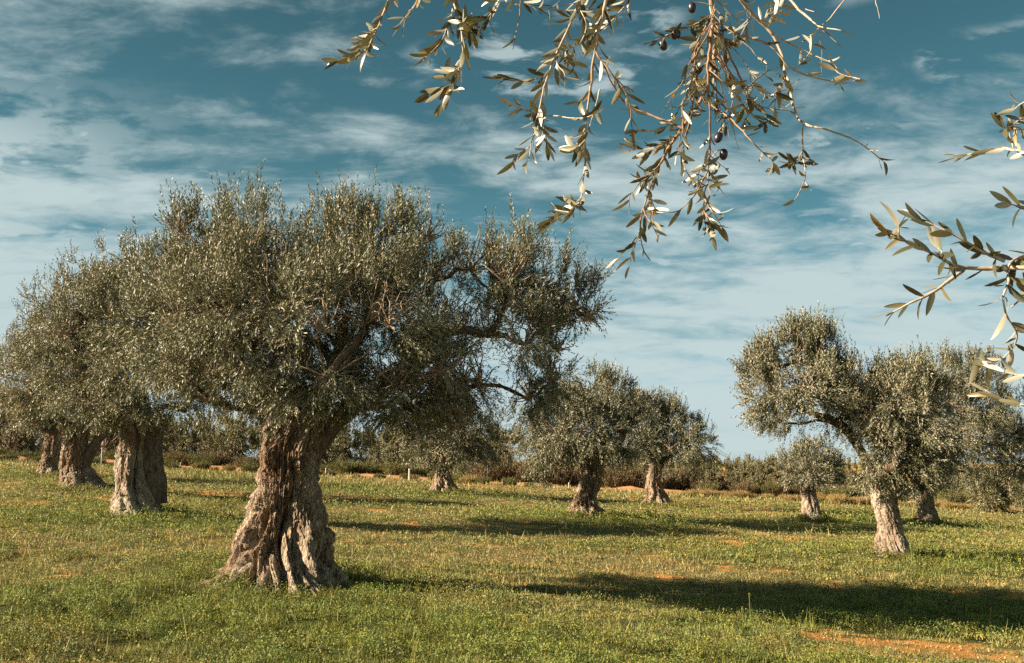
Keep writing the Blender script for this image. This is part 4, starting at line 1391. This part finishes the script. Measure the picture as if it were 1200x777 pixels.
near_branch('longest olive twig, hanging down to the crown of the big tree', 2.0,
    [TW(b4, .004, .0009, .62), TW([(704, 104), (697, 130), (690, 152)], .0018, .0008, .6), TW([(718, -20), (700, 30), (680, 50), (650, 66)], .002), TW([(760, -40), (730, 10), (700, 40)], .002)] +
    side_twigs(b4, 6, 24, 4, .8), origin_px=(725, -50), seed=204, leaf=.050, spacing=.020)
e1 = [(836, -60), (834, 0), (838, 52), (826, 108), (790, 164), (770, 200), (750, 263), (756, 300)]
e3 = [(836, 30), (830, 80), (832, 168), (826, 231), (822, 256)]
e4 = [(698, 60), (718, 88), (734, 108), (742, 160)]
e5 = [(818, 28), (790, 38), (766, 48)]
e6 = [(838, 28), (850, 52), (874, 104), (890, 124), (926, 130)]
e9 = [(826, 118), (858, 140), (880, 165), (902, 184)]
e2 = [(822, 40), (812, 90), (794, 132)]
near_branch('thick central olive branch with a dense tangle of twigs and black olives', 2.0,
    [TW(e1, .0065, .0009, .7), TW(e2, .003, .001), TW(e3, .0035, .0008, .8), TW([(790, 160), (760, 175), (724, 168)], .0018), TW([(800, 150), (740, 125), (722, 105), (705, 70)], .0028, .0015, .5),
     TW(e4, .002, .0008, .85), TW(e5, .002, .0009, .8), TW(e6, .003, .0008, .55), TW(e9, .002, .0008, .35), TW([(902, 184), (907, 192), (905, 200)], .001, .0006, .9),
     TW([(830, 200), (812, 232), (790, 252)], .0016), TW([(770, 200), (750, 215), (732, 240)], .0014), TW([(838, 60), (862, 100), (850, 150)], .0022, .0008, .8),
     TW([(840, 10), (815, 60), (812, 120), (800, 180), (812, 216)], .0025, .0008, .8), TW([(874, 104), (898, 84), (914, 78)], .0018, .0008, .6),
     TW([(890, 124), (900, 112), (925, 104)], .0014, .0007, .8), TW([(836, 70), (842, 120), (850, 150)], .0018, .0008, .8), TW([(794, 132), (776, 150), (740, 155)], .0015, .0007, .9)] +
    side_twigs(e1, 12, 32, 5, .6) + side_twigs(e3, 8, 28, 6, .6) + side_twigs(e6, 5, 24, 7, .6) + side_twigs(e2, 6, 28, 8, .5) + side_twigs([(836, -20), (838, 30), (830, 90)], 12, 34, 9, .4) + side_twigs([(836, -20), (838, 60), (828, 130)], 12, 60, 19, .12, .8),
    olives=[(811, 9), (791, 40), (777, 53), (842, 161), (848, 181)], origin_px=(836, -60), seed=205, leaf=.041, spacing=.026, bark='twig_brown')
e7 = [(850, -50), (868, 0), (908, 44), (922, 90), (937, 140), (969, 152), (1004, 166), (1037, 190)]
near_branch('half-bare olive branch reaching right and ending in a bare forked tip', 2.05,
    [TW(e7, .0048, .0011, .12), TW([(838, 24), (866, 40), (905, 55), (930, 82), (985, 97), (1006, 93)], .0032, .0009, .35), TW([(905, 40), (940, 58), (975, 74)], .0024, .0009, .3),
     TW([(941, 144), (941, 184), (943, 210), (931, 236)], .0018, .0007, .25), TW([(943, 214), (950, 224)], .0009, .0006, 0), TW([(1020, 176), (1032, 176)], .001, .0006, 0),
     TW([(1009, 93), (985, 86), (975, 74)], .0012, .0006, .9), TW([(922, 90), (912, 110), (908, 130)], .0014, .0007, .9), TW([(941, 178), (930, 192), (922, 186)], .0012, .0006, 1.0),
     TW([(868, 0), (880, 18), (866, 44)], .0016, .0007, .9), TW([(890, 24), (912, 14), (910, -8)], .0016, .0007, .9), TW([(930, 82), (948, 62), (952, 48)], .0014, .0007, .9)],
    origin_px=(850, -50), seed=206, leaf=.043, spacing=.02)
near_branch('bare leafless twig forking against the sky at the top right of the centre tangle', 2.2,
    [TW([(895, -45), (925, 0), (961, 32), (987, 56)], .0045, .001, 0), TW([(958, 30), (985, 36), (1003, 44)], .0018, .0008, 0), TW([(960, 30), (962, 60), (963, 88)], .0012, .0006, 0),
     TW([(940, 50), (966, 28), (990, 0), (1010, -30)], .0018, .0012, 0), TW([(945, 10), (955, 14), (960, 22)], .0009, .0006, 0), TW([(1022, -40), (1026, 0), (1031, 22)], .0012, .0006, 0)],
    origin_px=(895, -45), seed=207)
r1 = [(1290, 318), (1210, 314), (1129, 314), (1093, 298), (1040, 272)]
near_branch('large close olive branch entering from the right edge, forked into three leafy tips', 1.45,
    [TW(r1, .0046, .0012, .6), TW([(1176, 306), (1150, 294), (1129, 281), (1082, 258)], .0028, .0009, .75), TW([(1129, 317), (1093, 342), (1064, 356), (1038, 371)], .0028, .0010, .6)] +
    side_twigs([(1129, 314), (1093, 298), (1040, 272)], 2, 22, 12, .8, 0), origin_px=(1290, 318), seed=208, leaf=.043, spacing=.022)
near_branch('close olive spray hanging down at the right edge from the forked branch', 1.4,
    [TW([(1240, 290), (1190, 305), (1181, 330), (1178, 358), (1190, 395), (1172, 425)], .0022, .0009, .9), TW([(1260, 436), (1210, 440), (1178, 436), (1142, 424)], .0022, .0008, .9),
     TW([(1260, 480), (1205, 475), (1172, 468), (1152, 456)], .0022, .0008, .85), TW([(1184, 360), (1200, 345), (1212, 335)], .0012, .0008, .9)],
    origin_px=(1240, 290), seed=209, leaf=.041, spacing=.025)
near_branch('olive spray at the upper right edge with its tip pointing left', 1.6,
    [TW([(1280, 170), (1210, 178), (1176, 174), (1118, 184)], .0024, .0008, .85), TW([(1210, 150), (1180, 152), (1172, 140)], .0014, .0008, .9), TW([(1240, 110), (1205, 118), (1190, 128)], .0016, .0008, .9),
     TW([(1190, 176), (1184, 152), (1200, 136)], .0014, .0007, .9)], origin_px=(1280, 170), seed=210, leaf=.036, spacing=.018)
near_branch('small olive sprig poking in at the right edge above the large forked branch', 1.5,
    [TW([(1290, 262), (1215, 248), (1172, 236)], .0018, .0008, .95)], origin_px=(1290, 262), seed=211, leaf=.036, spacing=.018)


# ------------------------------------------------------------------ sky, sun, camera
SUN_E, SUN_AZ_BACK = math.radians(25.5), math.radians(13)
to_sun = Vector((-math.cos(SUN_E) * math.cos(SUN_AZ_BACK), -math.cos(SUN_E) * math.sin(SUN_AZ_BACK), math.sin(SUN_E)))
sd = bpy.data.lights.new('sun', 'SUN')
sd.energy = 5.0
sd.color = (1.0, 0.86, 0.68)
sd.angle = math.radians(0.5)
so = bpy.data.objects.new('sun', sd)
so.rotation_euler = to_sun.to_track_quat('Z', 'Y').to_euler()
C.objects.link(so)

w = bpy.data.worlds.new('World')
scene.world = w
w.use_nodes = True
nt = w.node_tree
nt.nodes.clear()
wo = nt.nodes.new('ShaderNodeOutputWorld')
bg = N(nt, 'ShaderNodeBackground', Strength=0.05)
sky = nt.nodes.new('ShaderNodeTexSky')
sky.sky_type = 'NISHITA'
sky.sun_disc = False
sky.sun_elevation = SUN_E
sky.sun_rotation = math.atan2(to_sun.x, to_sun.y)
tint = N(nt, 'ShaderNodeMix', data_type='RGBA', blend_type='MULTIPLY')
tint.inputs[0].default_value = 1
nt.links.new(sky.outputs[0], tint.inputs[6])
tc = N(nt, 'ShaderNodeTexCoord')
sep = N(nt, 'ShaderNodeSeparateXYZ')
nt.links.new(tc.outputs['Generated'], sep.inputs[0])


def mth(op, a, b=None, c=None, clamp=False):
    n = N(nt, 'ShaderNodeMath', operation=op)
    n.use_clamp = clamp
    for i, q in enumerate((a, b, c)):
        if q is None: continue
        if isinstance(q, (int, float)): n.inputs[i].default_value = q
        else: nt.links.new(q, n.inputs[i])
    return n.outputs[0]


X, Y, Z = sep.outputs
tr_ = ramp(nt, [(0.0, (.50, .66, .90)), (0.037, (.34, .42, .58)), (0.123, (.25, .325, .32)), (0.209, (.165, .285, .26)), (0.289, (.14, .255, .215)), (0.44, (.120, .22, .180)), (1.0, (.13, .20, .17))])
nt.links.new(Z, tr_.inputs[0])
sc_ = N(nt, 'ShaderNodeVectorMath', operation='SCALE')
sc_.inputs['Scale'].default_value = 2.05
nt.links.new(tr_.outputs[0], sc_.inputs[0])
nt.links.new(sc_.outputs[0], tint.inputs[7])
den = mth('ADD', mth('MAXIMUM', Z, 0.0), 0.16)
comb = N(nt, 'ShaderNodeCombineXYZ')
nt.links.new(mth('DIVIDE', X, den), comb.inputs[0])
nt.links.new(mth('DIVIDE', Y, den), comb.inputs[1])


def cloud_noise(scale, detail, rough, dist, off, stretch):
    mp = N(nt, 'ShaderNodeMapping')
    mp.inputs['Location'].default_value = off
    mp.inputs['Scale'].default_value = stretch
    mp.inputs['Rotation'].default_value = (0, 0, -0.2)
    nt.links.new(comb.outputs[0], mp.inputs[0])
    n = N(nt, 'ShaderNodeTexNoise', Scale=scale, Detail=detail, Roughness=rough, Distortion=dist)
    nt.links.new(mp.outputs[0], n.inputs['Vector'])
    return n.outputs['Fac']


def mr(v, a, b, c, d):
    n = N(nt, 'ShaderNodeMapRange', interpolation_type='SMOOTHSTEP')
    for i, q in enumerate((a, b, c, d)): n.inputs[i + 1].default_value = q
    nt.links.new(v, n.inputs[0])
    return n.outputs[0]


nA = cloud_noise(1.15, 9, .62, .35, (3.1, 1.7, 0), (1.0, 1.6, 1))
nB = cloud_noise(4.6, 9, .62, .35, (8.3, 2.2, 0), (0.9, 1.25, 1))
# azimuth / elevation masks: thick bank low on the left, thin veil elsewhere
leftm = mr(X, -0.20, -0.52, 0.0, 1.0)
lowm = mr(Z, 0.42, 0.05, 0.0, 1.0)
thick = mth('MULTIPLY', leftm, mr(Z, .46, .26, 0, 1))
cov = mth('ADD', mth('MULTIPLY', nA, 0.62), mth('MULTIPLY', nB, 0.50))
cov = mth('ADD', cov, mth('MULTIPLY', lowm, 0.19))
cov = mth('ADD', cov, mth('MULTIPLY', mth('MULTIPLY', mr(X, -.1, .35, 0, 1), lowm), .03))
cov = mth('ADD', cov, mth('MULTIPLY', thick, 0.08))
veil = mr(cov, 0.560, 0.80, 0.0, 0.92)
nC = cloud_noise(8.5, 8, .58, .25, (1.3, 6.2, 0), (1.0, 1.35, 1))
nD = cloud_noise(2.0, 3, .5, .2, (5.3, .2, 0), (1.0, 1.2, 1))
puff = mth('MULTIPLY', mr(nC, 0.50, 0.66, 0.0, 0.72), mr(mth('ADD', nD, mth('MULTIPLY', mr(X, .0, .5, 0, 1), .10)), 0.52, 0.64, 0, 1))
bank = mth('MULTIPLY', mr(mth('ADD', nC, mth('MULTIPLY', nB, .8)), 0.74, 0.98, 0.0, 0.95), mth('MULTIPLY', leftm, mr(Z, .37, .27, 0, 1)))
veil = mth('MAXIMUM', mth('MAXIMUM', veil, puff), bank)
cc = N(nt, 'ShaderNodeMix', data_type='RGBA')
nt.links.new(veil, cc.inputs[0])
nt.links.new(tint.outputs[2], cc.inputs[6])
cc.inputs[7].default_value = (3.6, 4.35, 4.4, 1)
nt.links.new(cc.outputs[2], bg.inputs[0])
nt.links.new(bg.outputs[0], wo.inputs[0])

cd = bpy.data.cameras.new('camera')
cd.lens = 35.0
cd.sensor_width = 36.0
cd.clip_end = 6000
cd.clip_start = 0.05
co = bpy.data.objects.new('camera', cd)
co.location = (0, 0, EYE)
co.rotation_euler = (PI / 2 + PITCH, 0, 0)
C.objects.link(co)
scene.camera = co

scene.render.engine = 'CYCLES'
scene.view_settings.view_transform = 'Standard'
scene.view_settings.look = 'None'
scene.view_settings.exposure = 1.65
scene.view_settings.gamma = 1
scene.cycles.max_bounces = 4
scene.cycles.diffuse_bounces = 2
scene.cycles.glossy_bounces = 2
scene.cycles.transmission_bounces = 2
scene.cycles.transparent_max_bounces = 2
scene.cycles.use_denoising = False
scene.cycles.use_adaptive_sampling = True
scene.cycles.adaptive_threshold = 0.02
